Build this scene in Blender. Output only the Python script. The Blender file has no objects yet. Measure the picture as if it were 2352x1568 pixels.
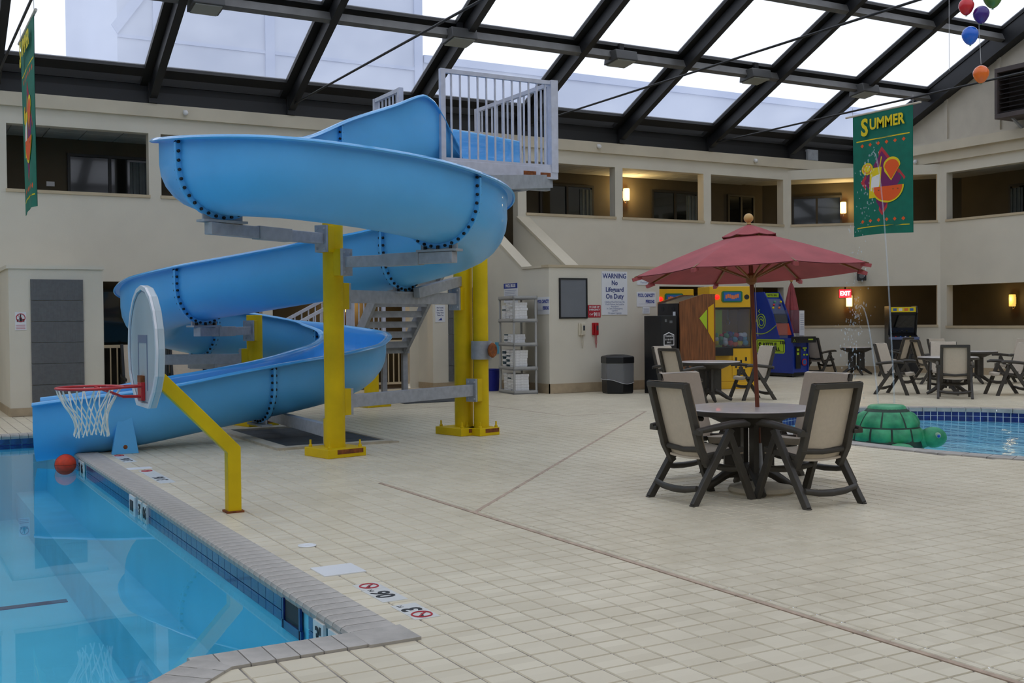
import bpy, math, random
from mathutils import Vector, Matrix
random.seed(7)
PI = math.pi
S = bpy.context.scene
COL = S.collection

# ------------------------------------------------------------------ camera, sky, exposure
YAW, PITCH, ROLL, CAMH, FPX = 0.51656, 0.018425, -0.009357, 1.5, 2545.0
fw = Vector((math.sin(YAW)*math.cos(PITCH), math.cos(YAW)*math.cos(PITCH), -math.sin(PITCH)))
rt = Vector((math.cos(YAW), -math.sin(YAW), 0)); up = rt.cross(fw)
c_, s_ = math.cos(ROLL), math.sin(ROLL)
rt2, up2 = c_*rt + s_*up, -s_*rt + c_*up
cam_d = bpy.data.cameras.new('camera'); cam = bpy.data.objects.new('camera', cam_d); COL.objects.link(cam)
M = Matrix.Identity(4)
for i in range(3):
    M[i][0], M[i][1], M[i][2] = rt2[i], up2[i], -fw[i]
M[2][3] = CAMH
cam.matrix_world = M
cam_d.sensor_width = 36.0; cam_d.lens = 36.0*FPX/2352.0
cam_d.clip_start = 0.05; cam_d.clip_end = 300
S.camera = cam
W = bpy.data.worlds.new('overcast_sky'); S.world = W; W.use_nodes = True
bg = W.node_tree.nodes['Background']
bg.inputs['Color'].default_value = (0.88, 0.92, 1.0, 1); bg.inputs['Strength'].default_value = 1.25
S.view_settings.view_transform = 'Standard'; S.view_settings.look = 'None'
S.view_settings.exposure = 0.10; S.view_settings.gamma = 1.0; S.view_settings.use_curve_mapping = False
try:
    S.cycles.use_denoising = True; S.cycles.denoiser = 'OPENIMAGEDENOISE'
    S.cycles.max_bounces = 8; S.cycles.diffuse_bounces = 5; S.cycles.glossy_bounces = 3; S.cycles.transparent_max_bounces = 16
    S.cycles.caustics_reflective = False; S.cycles.caustics_refractive = False
    S.cycles.sample_clamp_indirect = 6.0; S.cycles.adaptive_threshold = 0.02
except Exception: pass

# ------------------------------------------------------------------ materials
def lin(c):
    c = c/255.0
    return c/12.92 if c <= 0.04045 else ((c+0.055)/1.055)**2.4
def rgb(t): return (lin(t[0]), lin(t[1]), lin(t[2]), 1.0)
MATS = {}
def mat(name, col, rough=0.6, metal=0.0, var=0.0, vscale=3.0, bump=0.0, bscale=60.0, coat=0.0, emit=0.0, col2=None, spec=0.5):
    if name in MATS: return MATS[name]
    m = bpy.data.materials.new(name); m.use_nodes = True; nt = m.node_tree; b = nt.nodes['Principled BSDF']
    b.inputs['Base Color'].default_value = rgb(col); b.inputs['Roughness'].default_value = rough
    b.inputs['Metallic'].default_value = metal; b.inputs['Coat Weight'].default_value = coat
    b.inputs['Specular IOR Level'].default_value = spec
    if emit:
        b.inputs['Emission Color'].default_value = rgb(col); b.inputs['Emission Strength'].default_value = emit
    if var or bump:
        tc = nt.nodes.new('ShaderNodeTexCoord')
    if var:
        n = nt.nodes.new('ShaderNodeTexNoise'); n.inputs['Scale'].default_value = vscale; n.inputs['Detail'].default_value = 5
        nt.links.new(tc.outputs['Object'], n.inputs['Vector'])
        mx = nt.nodes.new('ShaderNodeMix'); mx.data_type = 'RGBA'
        a = [c*(1-var) for c in col] if col2 is None else col2
        d = [min(255, c*(1+var*0.6)) for c in col] if col2 is None else col
        mx.inputs[6].default_value = rgb(a); mx.inputs[7].default_value = rgb(d)
        rp = nt.nodes.new('ShaderNodeMapRange'); rp.inputs[1].default_value = .3; rp.inputs[2].default_value = .7
        nt.links.new(n.outputs['Fac'], rp.inputs[0]); nt.links.new(rp.outputs[0], mx.inputs[0])
        nt.links.new(mx.outputs[2], b.inputs['Base Color'])
    if bump:
        n2 = nt.nodes.new('ShaderNodeTexNoise'); n2.inputs['Scale'].default_value = bscale; n2.inputs['Detail'].default_value = 4
        nt.links.new(tc.outputs['Object'], n2.inputs['Vector'])
        bp = nt.nodes.new('ShaderNodeBump'); bp.inputs['Strength'].default_value = bump; bp.inputs['Distance'].default_value = .01
        nt.links.new(n2.outputs['Fac'], bp.inputs['Height']); nt.links.new(bp.outputs['Normal'], b.inputs['Normal'])
    MATS[name] = m
    return m

mat('wall_paint', (218,212,196), .75, var=.02, vscale=1.2, bump=.25, bscale=120)
mat('trim_tan', (196,180,150), .65, var=.05)
mat('fascia_paint', (208,198,176), .65, var=.05, vscale=1.0)
mat('base_tan', (178,160,132), .55, var=.08, vscale=5)
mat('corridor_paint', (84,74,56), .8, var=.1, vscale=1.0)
mat('corridor_ceiling', (206,206,198), .85, var=.06)
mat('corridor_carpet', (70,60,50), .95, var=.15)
mat('grout', (150,142,132), .9, var=.18, vscale=6)
mat('sealant', (186,164,144), .8, var=.15, vscale=9)
mat('slide_blue', (90,180,240), .40, var=.03, vscale=1.5, coat=.15)
mat('slide_blue_inside', (84,174,236), .22, var=.04, vscale=1.5, coat=.5)
mat('bolt_dark', (28,30,34), .5, metal=.3)
mat('yellow_paint', (218,186,0), .5, var=.08, vscale=2.5, spec=.3)
mat('steel_galv', (164,168,176), .45, metal=.25, var=.07, vscale=14)
mat('steel_grey_paint', (158,162,168), .5, var=.08, vscale=8)
mat('rail_white', (196,198,210), .45, var=.05, vscale=9)
mat('beam_black', (8,8,9), .6, var=.2, vscale=2)
mat('beam_dark', (20,21,24), .5, var=.15, vscale=2)
mat('beam_grey', (96,95,93), .5, var=.12, vscale=3)
mat('pool_blue', (116,210,234), .6, var=.05, vscale=.8)
mat('pool_pale', (120,204,230), .6, var=.04)
mat('kid_pool_blue', (160,228,250), .6, var=.06, vscale=1.2)
mat('coping_grey', (174,169,162), .75, var=.10, vscale=7, bump=.2)
mat('pool_tile_navy', (30,44,112), .18, var=.25, vscale=12, coat=.3)
mat('pool_tile_slate', (44,76,120), .2, var=.2, vscale=10, coat=.3)
mat('white_plastic', (228,230,232), .4, var=.02)
mat('white_print', (226,228,232), .5)
mat('tile_white', (222,222,218), .3)
mat('ink_black', (26,28,32), .6)
mat('ink_blue', (46,66,150), .6)
mat('ink_navy', (52,66,128), .6)
mat('ink_grey', (150,158,186), .6)
mat('ink_red', (176,38,52), .6)
mat('ink_orange', (226,120,60), .6)
mat('ink_white', (235,235,235), .6)
mat('resin_charcoal', (62,58,52), .48, var=.08, vscale=12)
mat('sling_taupe', (206,194,176), .7, var=.02, vscale=30, bump=.3, bscale=260)
mat('table_top', (206,200,196), .30, var=.05, vscale=14, coat=.2)
mat('umbrella_cloth', (166,80,84), .8, var=.10, vscale=3, bump=.15, bscale=200)
mat('wood_pole', (110,52,30), .4, var=.25, vscale=6)
mat('wood_rib', (132,88,46), .5, var=.2, vscale=8)
mat('wood_finial', (214,172,104), .35, var=.08)
mat('concrete_beige', (190,180,160), .8, var=.08, vscale=8)
mat('rust', (150,84,34), .85, var=.5, vscale=20, col2=(92,48,22))
mat('hoop_red', (196,36,40), .35, coat=.2)
mat('net_white', (226,226,220), .9)
mat('backboard', (176,190,198), .35, coat=.3, var=.03)
mat('backboard_rim', (222,224,230), .3)
mat('board_line', (108,116,140), .5)
mat('ball_red', (214,62,28), .6, var=.08, vscale=20, bump=.2, bscale=120)
mat('seam_black', (40,24,20), .8)
mat('banner_green', (0,112,92), .8, var=.07, vscale=5)
mat('banner_yellow', (232,208,22), .7)
mat('banner_orange', (236,92,28), .7)
mat('banner_red', (190,52,60), .7)
mat('banner_purple', (118,30,96), .7)
mat('banner_white', (236,236,236), .7)
mat('pole_white', (206,196,180), .5)
mat('panel_grey', (104,106,108), .7, var=.06, vscale=20)
mat('mat_dark', (62,66,70), .8, var=.1, vscale=10, bump=.4, bscale=90)
mat('black_plastic', (22,23,25), .42, var=.1)
mat('machine_black', (24,25,28), .4, var=.08)
mat('machine_yellow', (226,176,10), .35, coat=.3)
mat('machine_blue', (20,52,152), .4, coat=.2, var=.05)
mat('wood_grain', (128,78,42), .5, var=.28, vscale=3)
mat('lime', (172,204,40), .5)
mat('marquee_blue', (34,96,170), .4)
mat('marquee_green', (16,110,70), .4)
mat('steel_shiny', (170,174,180), .25, metal=.9)
mat('shelf_grey', (172,172,170), .6, var=.04)
mat('towel_white', (240,240,240), .95, var=.06, vscale=18, bump=.5, bscale=150)
mat('towel_stripe', (62,86,98), .95, var=.1, vscale=18, bump=.5, bscale=150)
mat('bin_blue', (22,34,140), .45)
mat('cone_orange', (232,84,24), .5)
mat('board_grey', (116,120,126), .8, var=.03)
mat('phone_cream', (214,206,186), .4)
mat('phone_red', (178,24,34), .35)
mat('paper_cyan', (96,176,206), .7)
mat('turtle_green', (66,176,118), .45, var=.35, vscale=5.5, col2=(14,112,74))
mat('turtle_light', (98,178,128), .45, var=.3, vscale=6, col2=(36,140,96))
mat('turtle_line', (34,60,46), .6, var=.3, vscale=8)
mat('eye_white', (150,180,150), .4)
mat('eye_blue', (40,90,190), .2)
mat('balloon_red', (214,36,46), .2, coat=.4)
mat('balloon_purple', (64,34,128), .2, coat=.4)
mat('balloon_blue', (28,104,214), .2, coat=.4)
mat('balloon_orange', (244,112,26), .2, coat=.4)
mat('balloon_green', (74,128,54), .25, coat=.4)
mat('balloon_teal', (20,140,80), .3)
mat('ac_brown', (78,68,66), .6, var=.1)
mat('ac_dark', (42,38,40), .7)
mat('gable_paint', (200,192,176), .75, var=.03)
mat('lamp_glow', (255,206,120), .5, emit=4.0)
mat('lamp_glow_dim', (240,190,90), .5, emit=1.1)
mat('exit_glow', (255,40,50), .5, emit=3.0)
mat('exit_letter', (255,190,190), .5, emit=5.0)
mat('red_lamp', (255,30,20), .4, emit=1.6)
mat('screen_dim', (70,80,110), .3, emit=.25)
mat('screen_flame', (190,78,44), .4, emit=.10)
mat('curtain', (96,104,104), .9, var=.1)
mat('glass_dark', (16,20,20), .08, coat=.5)
mat('window_frame', (40,38,34), .5)
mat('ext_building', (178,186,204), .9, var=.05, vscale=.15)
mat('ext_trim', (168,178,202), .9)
mat('light_housing', (74,74,74), .5)
mat('light_lens', (150,150,140), .4)
mat('white_cam', (226,226,226), .4)
mat('deck_sheet', (150,152,158), .6, var=.08)
mat('string', (200,200,200), .8)
mat('chrome', (190,190,190), .2, metal=1.0)

for nm_ in ('wood_grain','wood_pole'):      # grain runs along the height
    nt_ = MATS[nm_].node_tree; tc0 = [n for n in nt_.nodes if n.type == 'TEX_COORD'][0]; nz0 = [n for n in nt_.nodes if n.type == 'TEX_NOISE'][0]
    mp0 = nt_.nodes.new('ShaderNodeMapping'); mp0.inputs['Scale'].default_value = (9,9,.7)
    nt_.links.new(tc0.outputs['Object'], mp0.inputs['Vector']); nt_.links.new(mp0.outputs[0], nz0.inputs['Vector'])
def node_mat(name):
    m = bpy.data.materials.new(name); m.use_nodes = True; nt = m.node_tree
    for n in list(nt.nodes): nt.nodes.remove(n)
    o = nt.nodes.new('ShaderNodeOutputMaterial'); MATS[name] = m
    return m, nt, o
# roof panes: slightly milky glazing
m, nt, o = node_mat('roof_glazing')
tr = nt.nodes.new('ShaderNodeBsdfTransparent'); tr.inputs[0].default_value = (.97,.98,1,1)
tl = nt.nodes.new('ShaderNodeBsdfTranslucent'); tl.inputs[0].default_value = (.9,.93,1,1)
mx = nt.nodes.new('ShaderNodeMixShader'); mx.inputs[0].default_value = .16
tcn = nt.nodes.new('ShaderNodeNewGeometry'); nz = nt.nodes.new('ShaderNodeTexNoise'); nz.inputs['Scale'].default_value = .6; nz.inputs['Detail'].default_value = 4
nt.links.new(tcn.outputs['Position'], nz.inputs['Vector'])
mr = nt.nodes.new('ShaderNodeMapRange'); mr.inputs[1].default_value = .35; mr.inputs[2].default_value = .7; mr.inputs[3].default_value = .08; mr.inputs[4].default_value = .18
nt.links.new(nz.outputs['Fac'], mr.inputs[0]); nt.links.new(mr.outputs[0], mx.inputs[0])
nt.links.new(tr.outputs[0], mx.inputs[1]); nt.links.new(tl.outputs[0], mx.inputs[2]); nt.links.new(mx.outputs[0], o.inputs[0])
# clear thin plastic / glass
def clear(name, tint, fac, col, rough=.05):
    m, nt, o = node_mat(name)
    tr = nt.nodes.new('ShaderNodeBsdfTransparent'); tr.inputs[0].default_value = tint
    g = nt.nodes.new('ShaderNodeBsdfPrincipled'); g.inputs['Base Color'].default_value = col; g.inputs['Roughness'].default_value = rough
    mx = nt.nodes.new('ShaderNodeMixShader'); mx.inputs[0].default_value = fac
    nt.links.new(tr.outputs[0], mx.inputs[1]); nt.links.new(g.outputs[0], mx.inputs[2]); nt.links.new(mx.outputs[0], o.inputs[0])
clear('bag_plastic', (.8,.8,.82,1), .32, (.55,.56,.58,1), .25)
clear('clear_panel', (.85,.87,.9,1), .18, (.3,.32,.36,1), .1)
clear('spray', (.97,.98,1,1), .16, (.80,.86,.92,1), .15)
# water: fresnel mix of tinted transparency and mirror, rippled
def water(name, tint, scale, strength, detail=2, rough=.01, stretch=None):
    m, nt, o = node_mat(name)
    geo = nt.nodes.new('ShaderNodeNewGeometry')
    mp = nt.nodes.new('ShaderNodeMapping'); mp.inputs['Scale'].default_value = stretch or (1,1,1); mp.inputs['Rotation'].default_value = (0,0,-.5)
    n = nt.nodes.new('ShaderNodeTexNoise'); n.inputs['Scale'].default_value = scale; n.inputs['Detail'].default_value = detail
    nt.links.new(geo.outputs['Position'], mp.inputs['Vector']); nt.links.new(mp.outputs[0], n.inputs['Vector'])
    bp = nt.nodes.new('ShaderNodeBump'); bp.inputs['Strength'].default_value = strength; bp.inputs['Distance'].default_value = .05
    nt.links.new(n.outputs['Fac'], bp.inputs['Height'])
    fr0 = nt.nodes.new('ShaderNodeFresnel'); fr0.inputs['IOR'].default_value = 1.33; nt.links.new(bp.outputs[0], fr0.inputs['Normal'])
    bk = nt.nodes.new('ShaderNodeMath'); bk.operation = 'SUBTRACT'; bk.inputs[0].default_value = 1.0; nt.links.new(geo.outputs['Backfacing'], bk.inputs[1])
    fr = nt.nodes.new('ShaderNodeMath'); fr.operation = 'MULTIPLY'; nt.links.new(fr0.outputs[0], fr.inputs[0]); nt.links.new(bk.outputs[0], fr.inputs[1])
    tr = nt.nodes.new('ShaderNodeBsdfTransparent'); tr.inputs[0].default_value = tint
    gl = nt.nodes.new('ShaderNodeBsdfGlossy'); gl.inputs['Roughness'].default_value = rough; nt.links.new(bp.outputs[0], gl.inputs['Normal'])
    mx = nt.nodes.new('ShaderNodeMixShader'); nt.links.new(fr.outputs[0], mx.inputs[0])
    nt.links.new(tr.outputs[0], mx.inputs[1]); nt.links.new(gl.outputs[0], mx.inputs[2]); nt.links.new(mx.outputs[0], o.inputs[0])
water('pool_water', (.74,.93,.975,1), 1.1, .02)
water('kid_water', (.88,.97,1,1), 3.2, .6, 3, .05, (1.6,.55,1))
# floor tiles: colour differs from tile to tile
TS = 0.1675
m = bpy.data.materials.new('floor_tile'); m.use_nodes = True; MATS['floor_tile'] = m; nt = m.node_tree; b = nt.nodes['Principled BSDF']
geo = nt.nodes.new('ShaderNodeNewGeometry')
sn = nt.nodes.new('ShaderNodeVectorMath'); sn.operation = 'SNAP'; sn.inputs[1].default_value = (TS, TS, 10)
nt.links.new(geo.outputs['Position'], sn.inputs[0])
wn = nt.nodes.new('ShaderNodeTexWhiteNoise'); nt.links.new(sn.outputs[0], wn.inputs['Vector'])
ns = nt.nodes.new('ShaderNodeTexNoise'); ns.inputs['Scale'].default_value = .55; ns.inputs['Detail'].default_value = 6; nt.links.new(geo.outputs['Position'], ns.inputs['Vector'])
ad = nt.nodes.new('ShaderNodeMath'); ad.operation = 'MULTIPLY_ADD'; ad.inputs[1].default_value = .35; nt.links.new(wn.outputs['Value'], ad.inputs[0]); nt.links.new(ns.outputs['Fac'], ad.inputs[2])
mr = nt.nodes.new('ShaderNodeMapRange'); mr.inputs[1].default_value = .4; mr.inputs[2].default_value = .95; nt.links.new(ad.outputs[0], mr.inputs[0])
mx = nt.nodes.new('ShaderNodeMix'); mx.data_type = 'RGBA'; mx.inputs[6].default_value = rgb((206,195,170)); mx.inputs[7].default_value = rgb((226,216,192))
nt.links.new(mr.outputs[0], mx.inputs[0]); nt.links.new(mx.outputs[2], b.inputs['Base Color'])
b.inputs['Roughness'].default_value = .42; b.inputs['Specular IOR Level'].default_value = .4

# ------------------------------------------------------------------ mesh helpers
class MB:
    def __init__(s): s.v = []; s.f = []; s.mi = []; s.cur = 0
    def add(s, vs, fs):
        o = len(s.v); s.v += [tuple(v) for v in vs]; s.f += [tuple(i+o for i in f) for f in fs]; s.mi += [s.cur]*len(fs); return s
    def mat(s, i): s.cur = i; return s
    def box(s, x0, x1, y0, y1, z0, z1):
        return s.add([(x0,y0,z0),(x1,y0,z0),(x1,y1,z0),(x0,y1,z0),(x0,y0,z1),(x1,y0,z1),(x1,y1,z1),(x0,y1,z1)],
                     [(0,3,2,1),(4,5,6,7),(0,1,5,4),(1,2,6,5),(2,3,7,6),(3,0,4,7)])
    def obox(s, c, e, n, u, a, b, h):   # centred box with axes e,n,u and half sizes a,b,h
        c, e, n, u = map(Vector, (c,e,n,u)); vs = []
        for k in (-1,1):
            for (i,j) in ((-1,-1),(1,-1),(1,1),(-1,1)): vs.append(c+e*a*i+n*b*j+u*h*k)
        return s.add(vs, [(0,3,2,1),(4,5,6,7),(0,1,5,4),(1,2,6,5),(2,3,7,6),(3,0,4,7)])
    def bar(s, p0, p1, w, h, upv=(0,0,1)):
        p0, p1 = Vector(p0), Vector(p1); d = p1-p0; L = d.length; d.normalize(); u = Vector(upv)
        sd = d.cross(u)
        if sd.length < 1e-4: sd = d.cross(Vector((1,0,0)))
        sd.normalize(); u = sd.cross(d)
        return s.obox((p0+p1)/2, d, sd, u, L/2, w/2, h/2)
    def tube(s, pts, r, n=8, closed=False, cap=True):
        pts = [Vector(p) for p in pts]; rs = r if isinstance(r, (list,tuple)) else [r]*len(pts)
        rings = []; N = len(pts); prev = None
        for i in range(N):
            if closed: d = pts[(i+1) % N]-pts[i-1]
            else: d = pts[min(i+1,N-1)]-pts[max(i-1,0)]
            if d.length < 1e-9: d = Vector((0,0,1))
            d.normalize()
            if prev is None: a = Vector((0,0,1)) if abs(d.z) < .9 else Vector((1,0,0))
            else: a = prev
            u = a - d*a.dot(d)
            if u.length < 1e-5: u = Vector((1,0,0)) - d*d.x
            u.normalize(); prev = u; w = d.cross(u)
            rings.append([pts[i]+(u*math.cos(2*PI*k/n)+w*math.sin(2*PI*k/n))*rs[i] for k in range(n)])
        vs = [v for g in rings for v in g]; fs = []
        for i in range(N if closed else N-1):
            j = (i+1) % N
            for k in range(n): fs.append((i*n+k, i*n+(k+1)%n, j*n+(k+1)%n, j*n+k))
        if cap and not closed: fs += [tuple(range(n))[::-1], tuple((N-1)*n+k for k in range(n))]
        return s.add(vs, fs)
    def lathe(s, prof, n=24, c=(0,0,0), a0=0.0, cap=True):
        vs = []; fs = []; P = len(prof)
        for (r,z) in prof:
            for k in range(n):
                a = a0+2*PI*k/n; vs.append((c[0]+r*math.cos(a), c[1]+r*math.sin(a), c[2]+z))
        for i in range(P-1):
            for k in range(n): fs.append((i*n+k, i*n+(k+1)%n, (i+1)*n+(k+1)%n, (i+1)*n+k))
        if cap: fs += [tuple(range(n))[::-1], tuple((P-1)*n+k for k in range(n))]
        return s.add(vs, fs)
    def prism(s, poly, h0, h1, ax='z'):   # polygon extruded along an axis; poly in the other two coordinates
        n = len(poly)
        def q(p, h): return (p[0],p[1],h) if ax == 'z' else ((p[0],h,p[1]) if ax == 'y' else (h,p[0],p[1]))
        vs = [q(p,h0) for p in poly]+[q(p,h1) for p in poly]
        fs = [tuple(range(n))[::-1], tuple(range(n,2*n))]+[(i,(i+1)%n,n+(i+1)%n,n+i) for i in range(n)]
        return s.add(vs, fs)
    def sph(s, c, r, n=14, m=9, sc=(1,1,1)):
        vs = [(c[0],c[1],c[2]-r*sc[2])]; fs = []
        for i in range(1,m):
            t = PI*i/m
            for k in range(n):
                a = 2*PI*k/n; vs.append((c[0]+r*sc[0]*math.sin(t)*math.cos(a), c[1]+r*sc[1]*math.sin(t)*math.sin(a), c[2]-r*sc[2]*math.cos(t)))
        vs.append((c[0],c[1],c[2]+r*sc[2])); T = len(vs)-1
        for k in range(n): fs.append((0,1+(k+1)%n,1+k)); fs.append((T,T-n+k,T-n+(k+1)%n))
        for i in range(m-2):
            for k in range(n): fs.append((1+i*n+k,1+i*n+(k+1)%n,1+(i+1)*n+(k+1)%n,1+(i+1)*n+k))
        return s.add(vs, fs)
    def disc(s, c, r, z0, z1, n=20, ax='z'):
        return s.prism([(c[0]+r*math.cos(2*PI*k/n), c[1]+r*math.sin(2*PI*k/n)) for k in range(n)], z0, z1, ax)
    def mesh(s, name, smooth=None):
        me = bpy.data.meshes.new(name); me.from_pydata(s.v, [], s.f)
        if any(s.mi): me.polygons.foreach_set('material_index', s.mi)
        me.update()
        if smooth:
            me.shade_smooth()
            try: me.set_sharp_from_angle(angle=math.radians(smooth))
            except Exception: pass
        return me
def obj(name, mb, mats, parent=None, smooth=None, bevel=0.0, loc=None, rot=None):
    me = mb.mesh(name, smooth) if isinstance(mb, MB) else mb
    o = bpy.data.objects.new(name, me)
    if isinstance(mb, MB) or not me.materials:
        for k in (mats if isinstance(mats, (list,tuple)) else [mats]): me.materials.append(MATS[k])
    COL.objects.link(o)
    if parent: o.parent = parent
    if loc: o.location = loc
    if rot: o.rotation_euler = rot
    if bevel:
        b = o.modifiers.new('bevel', 'BEVEL'); b.width = bevel; b.segments = 2; b.limit_method = 'ANGLE'
    return o
def tag(o, label=None, cat=None, group=None, kind=None):
    if label: o['label'] = label
    if cat: o['category'] = cat
    if group: o['group'] = group
    if kind: o['kind'] = kind
    return o
def thing(name, label, cat, loc=(0,0,0), rz=0.0, group=None):
    o = bpy.data.objects.new(name, None); COL.objects.link(o); o.location = loc; o.rotation_euler = (0,0,rz); o.empty_display_size = .1
    return tag(o, label, cat, group)
def struct(name, mb, mats, label, cat='wall', smooth=None):
    return tag(obj(name, mb, mats, None, smooth), label, cat, kind='structure')
def copy_tree(o, parent=None):
    c = o.copy(); COL.objects.link(c); c.parent = parent
    for ch in o.children: copy_tree(ch, c)
    return c
FONTS = []
def text(body, size, m, parent, loc, rot, ext=.0015, align='CENTER', sx=1.0, name='lettering', bold=0.0):
    cu = bpy.data.curves.new(name, 'FONT'); cu.body = body; cu.size = size; cu.extrude = ext; cu.align_x = align; cu.align_y = 'CENTER'
    cu.offset = bold; cu.resolution_u = 3
    cu.materials.append(MATS[m]); o = bpy.data.objects.new(name, cu); COL.objects.link(o); o.parent = parent
    o.location = loc; o.rotation_euler = rot; o.scale = (sx,1,1)
    FONTS.append(o)
    return o
FRONT = (PI/2, 0, 0)             # lettering on a face looking to -Y
LEFT = (PI/2, 0, -PI/2)          # lettering on a face looking to -X
def arc(c, r, a0, a1, n): return [(c[0]+r*math.cos(a0+(a1-a0)*i/n), c[1]+r*math.sin(a0+(a1-a0)*i/n)) for i in range(n+1)]

# ------------------------------------------------------------------ the shell: walls
YA, XB = 23.0, 24.72
CX0, CY0, CX1, CY1 = 21.92, 23.0, 24.72, 20.2
K = math.sqrt(.5)
def wall_cells(mb, p0, e, n, L, z0, z1, t, ops):
    ss = sorted({0, L, *[a for o in ops for a in o[:2]]}); zs = sorted({z0, z1, *[a for o in ops for a in o[2:]]})
    for i in range(len(ss)-1):
        run = None
        for j in range(len(zs)-1):
            a, b, c, d = ss[i], ss[i+1], zs[j], zs[j+1]; mid = ((a+b)/2, (c+d)/2)
            hole = any(o[0] < mid[0] < o[1] and o[2] < mid[1] < o[3] for o in ops)
            if not hole: run = (c, d) if run is None else (run[0], d)
            if (hole or j == len(zs)-2) and run:
                cc = Vector((p0[0]+e[0]*(a+b)/2+n[0]*t/2, p0[1]+e[1]*(a+b)/2+n[1]*t/2, (run[0]+run[1])/2))
                mb.obox(cc, (e[0],e[1],0), (n[0],n[1],0), (0,0,1), (b-a)/2, t/2, (run[1]-run[0])/2); run = None
XL = -14.0
upA = [(13.5,16.09),(16.32,18.93),(19.18,21.74),(2.1,4.71),(4.95,7.56),(7.8,10.41),(-.75,1.86),(-3.6,-1.0)]
opsA = [(a-XL,b-XL,4.1,5.34) for a,b in upA] + [(11.95-XL,13.26-XL,2.98,5.34)]
loA = [(-3.4,-1.4,0,2.36),(-1.15,1.72,0,2.36),(3.8,7.0,0,2.36),(7.22,10.4,0,2.36),(15.1,18.93,1.29,2.36),(19.18,21.74,1.29,2.36)]
opsA += [(a-XL,b-XL,c,d) for a,b,c,d in loA]
mb = MB(); wall_cells(mb, (XL,YA), (1,0), (0,1), CX0-XL+.1, 0, 5.9, .24, opsA)
wallA = struct('wall_back', mb, 'wall_paint', 'beige two storey wall behind the slide with corridor openings')
LC = math.hypot(CX1-CX0, CY1-CY0)
mb = MB(); wall_cells(mb, (CX0,CY0), (K,-K), (K,K), LC, 0, 5.60, .24, [(.08,LC-.08,4.1,5.34),(.08,LC-.08,1.29,2.36)])
mb.box(CX0+.1, 24.96, YA, YA+.24, 5.58, 5.9).box(XB, XB+.24, CY1, YA+.2, 5.58, 5.9)
struct('wall_corner', mb, 'wall_paint', 'short beige angled wall across the far corner behind the arcade games')
upB = [(.2+2.85*i, 2.8+2.85*i) for i in range(8)]
mb = MB(); wall_cells(mb, (XB,CY1), (0,-1), (1,0), 24.2, 0, 5.9, .24, [(a,b,4.1,5.34) for a,b in upB]+[(a,b,1.27,2.35) for a,b in upB])
wallB = struct('wall_right', mb, 'wall_paint', 'beige two storey wall on the right with corridor openings')
ZR0, SL = 6.32, .48
YRIDGE, YFRONT = 9.5, -4.0
ZRIDGE = ZR0+SL*(YA-YRIDGE)
mb = MB().prism([(YA+.2,5.9),(YFRONT,5.9),(YFRONT,ZR0),(YRIDGE,ZRIDGE),(YA+.2,ZR0)], XB+.02, XB+.2, 'x')
gable = struct('wall_right_gable', mb, 'gable_paint', 'beige panelled gable above the right wall under the glass roof')
for yy in (21.6, 20.0, 18.4, 16.8, 15.2, 13.6):      # vertical battens
    obj('batten', MB().box(XB-.03, XB+.02, yy-.05, yy+.05, 6.2, ZR0+SL*(YA-yy)-.2), 'gable_paint', gable)
obj('ledge', MB().box(XB-.22, XB+.02, YFRONT, YA-.1, 5.9, 6.14), 'fascia_paint', gable)
obj('ledge', MB().box(XB-.06, XB+.02, YFRONT, YA-.1, 6.14, 6.22), 'gable_paint', gable)
mb = MB().box(XL-.2, XL, YFRONT, YA+.2, 0, 5.9).prism([(YA+.2,5.9),(YFRONT,5.9),(YFRONT,ZR0),(YRIDGE,ZRIDGE),(YA+.2,ZR0)], XL-.2, XL, 'x')
struct('wall_left', mb, 'wall_paint', 'plain beige gable wall beyond the left end of the pool')
struct('wall_front', MB().box(XL, XB, YFRONT-.2, YFRONT, 0, 6.3), 'fascia_paint', 'plain beige wall on the side of the viewer')
# fascia bands and sills
struct('trim_1', MB().box(XL, 24.7, YA-.10, YA+.02, 5.66, 5.92), 'fascia_paint', 'tan fascia band along the top of the back wall', 'trim')
struct('trim_2', MB().box(XB-.10, XB+.02, YFRONT, YA-.1, 5.64, 5.9), 'fascia_paint', 'tan fascia band along the top of the right wall', 'trim')
mb = MB()
for a,b in upA: mb.box(a-.02, b+.02, YA-.03, YA+.26, 4.04, 4.1)
for a,b,c,d in loA[4:]: mb.box(a-.02, b+.02, YA-.03, YA+.26, 1.24, 1.29)
struct('trim_3', mb, 'trim_tan', 'tan sills under the back wall openings', 'trim')
mb = MB()
for z in (4.07, 1.265): mb.obox((CX0+K*LC/2+K*.11, CY0-K*LC/2+K*.11, z), (K,-K,0), (K,K,0), (0,0,1), LC/2-.06, .14, .03)
for a,b in upB:
    for z in (4.04, 1.21): mb.box(XB-.03, XB+.26, CY1-b-.02, CY1-a+.02, z, z+.06)
struct('trim_4', mb, 'trim_tan', 'tan sills under the corner and right wall openings', 'trim')
mb = MB().box(14.74, CX0, YA-.02, YA+.02, 0, .18).box(XB-.02, XB+.02, YFRONT, CY1, 0, .18)
mb.obox(((CX0+CX1)/2, (CY0+CY1)/2, .09), (K,-K,0), (K,K,0), (0,0,1), LC/2, .02, .09)
struct('baseboard_back', mb, 'base_tan', 'tan tiled base course along the far walls', 'baseboard')
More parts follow.
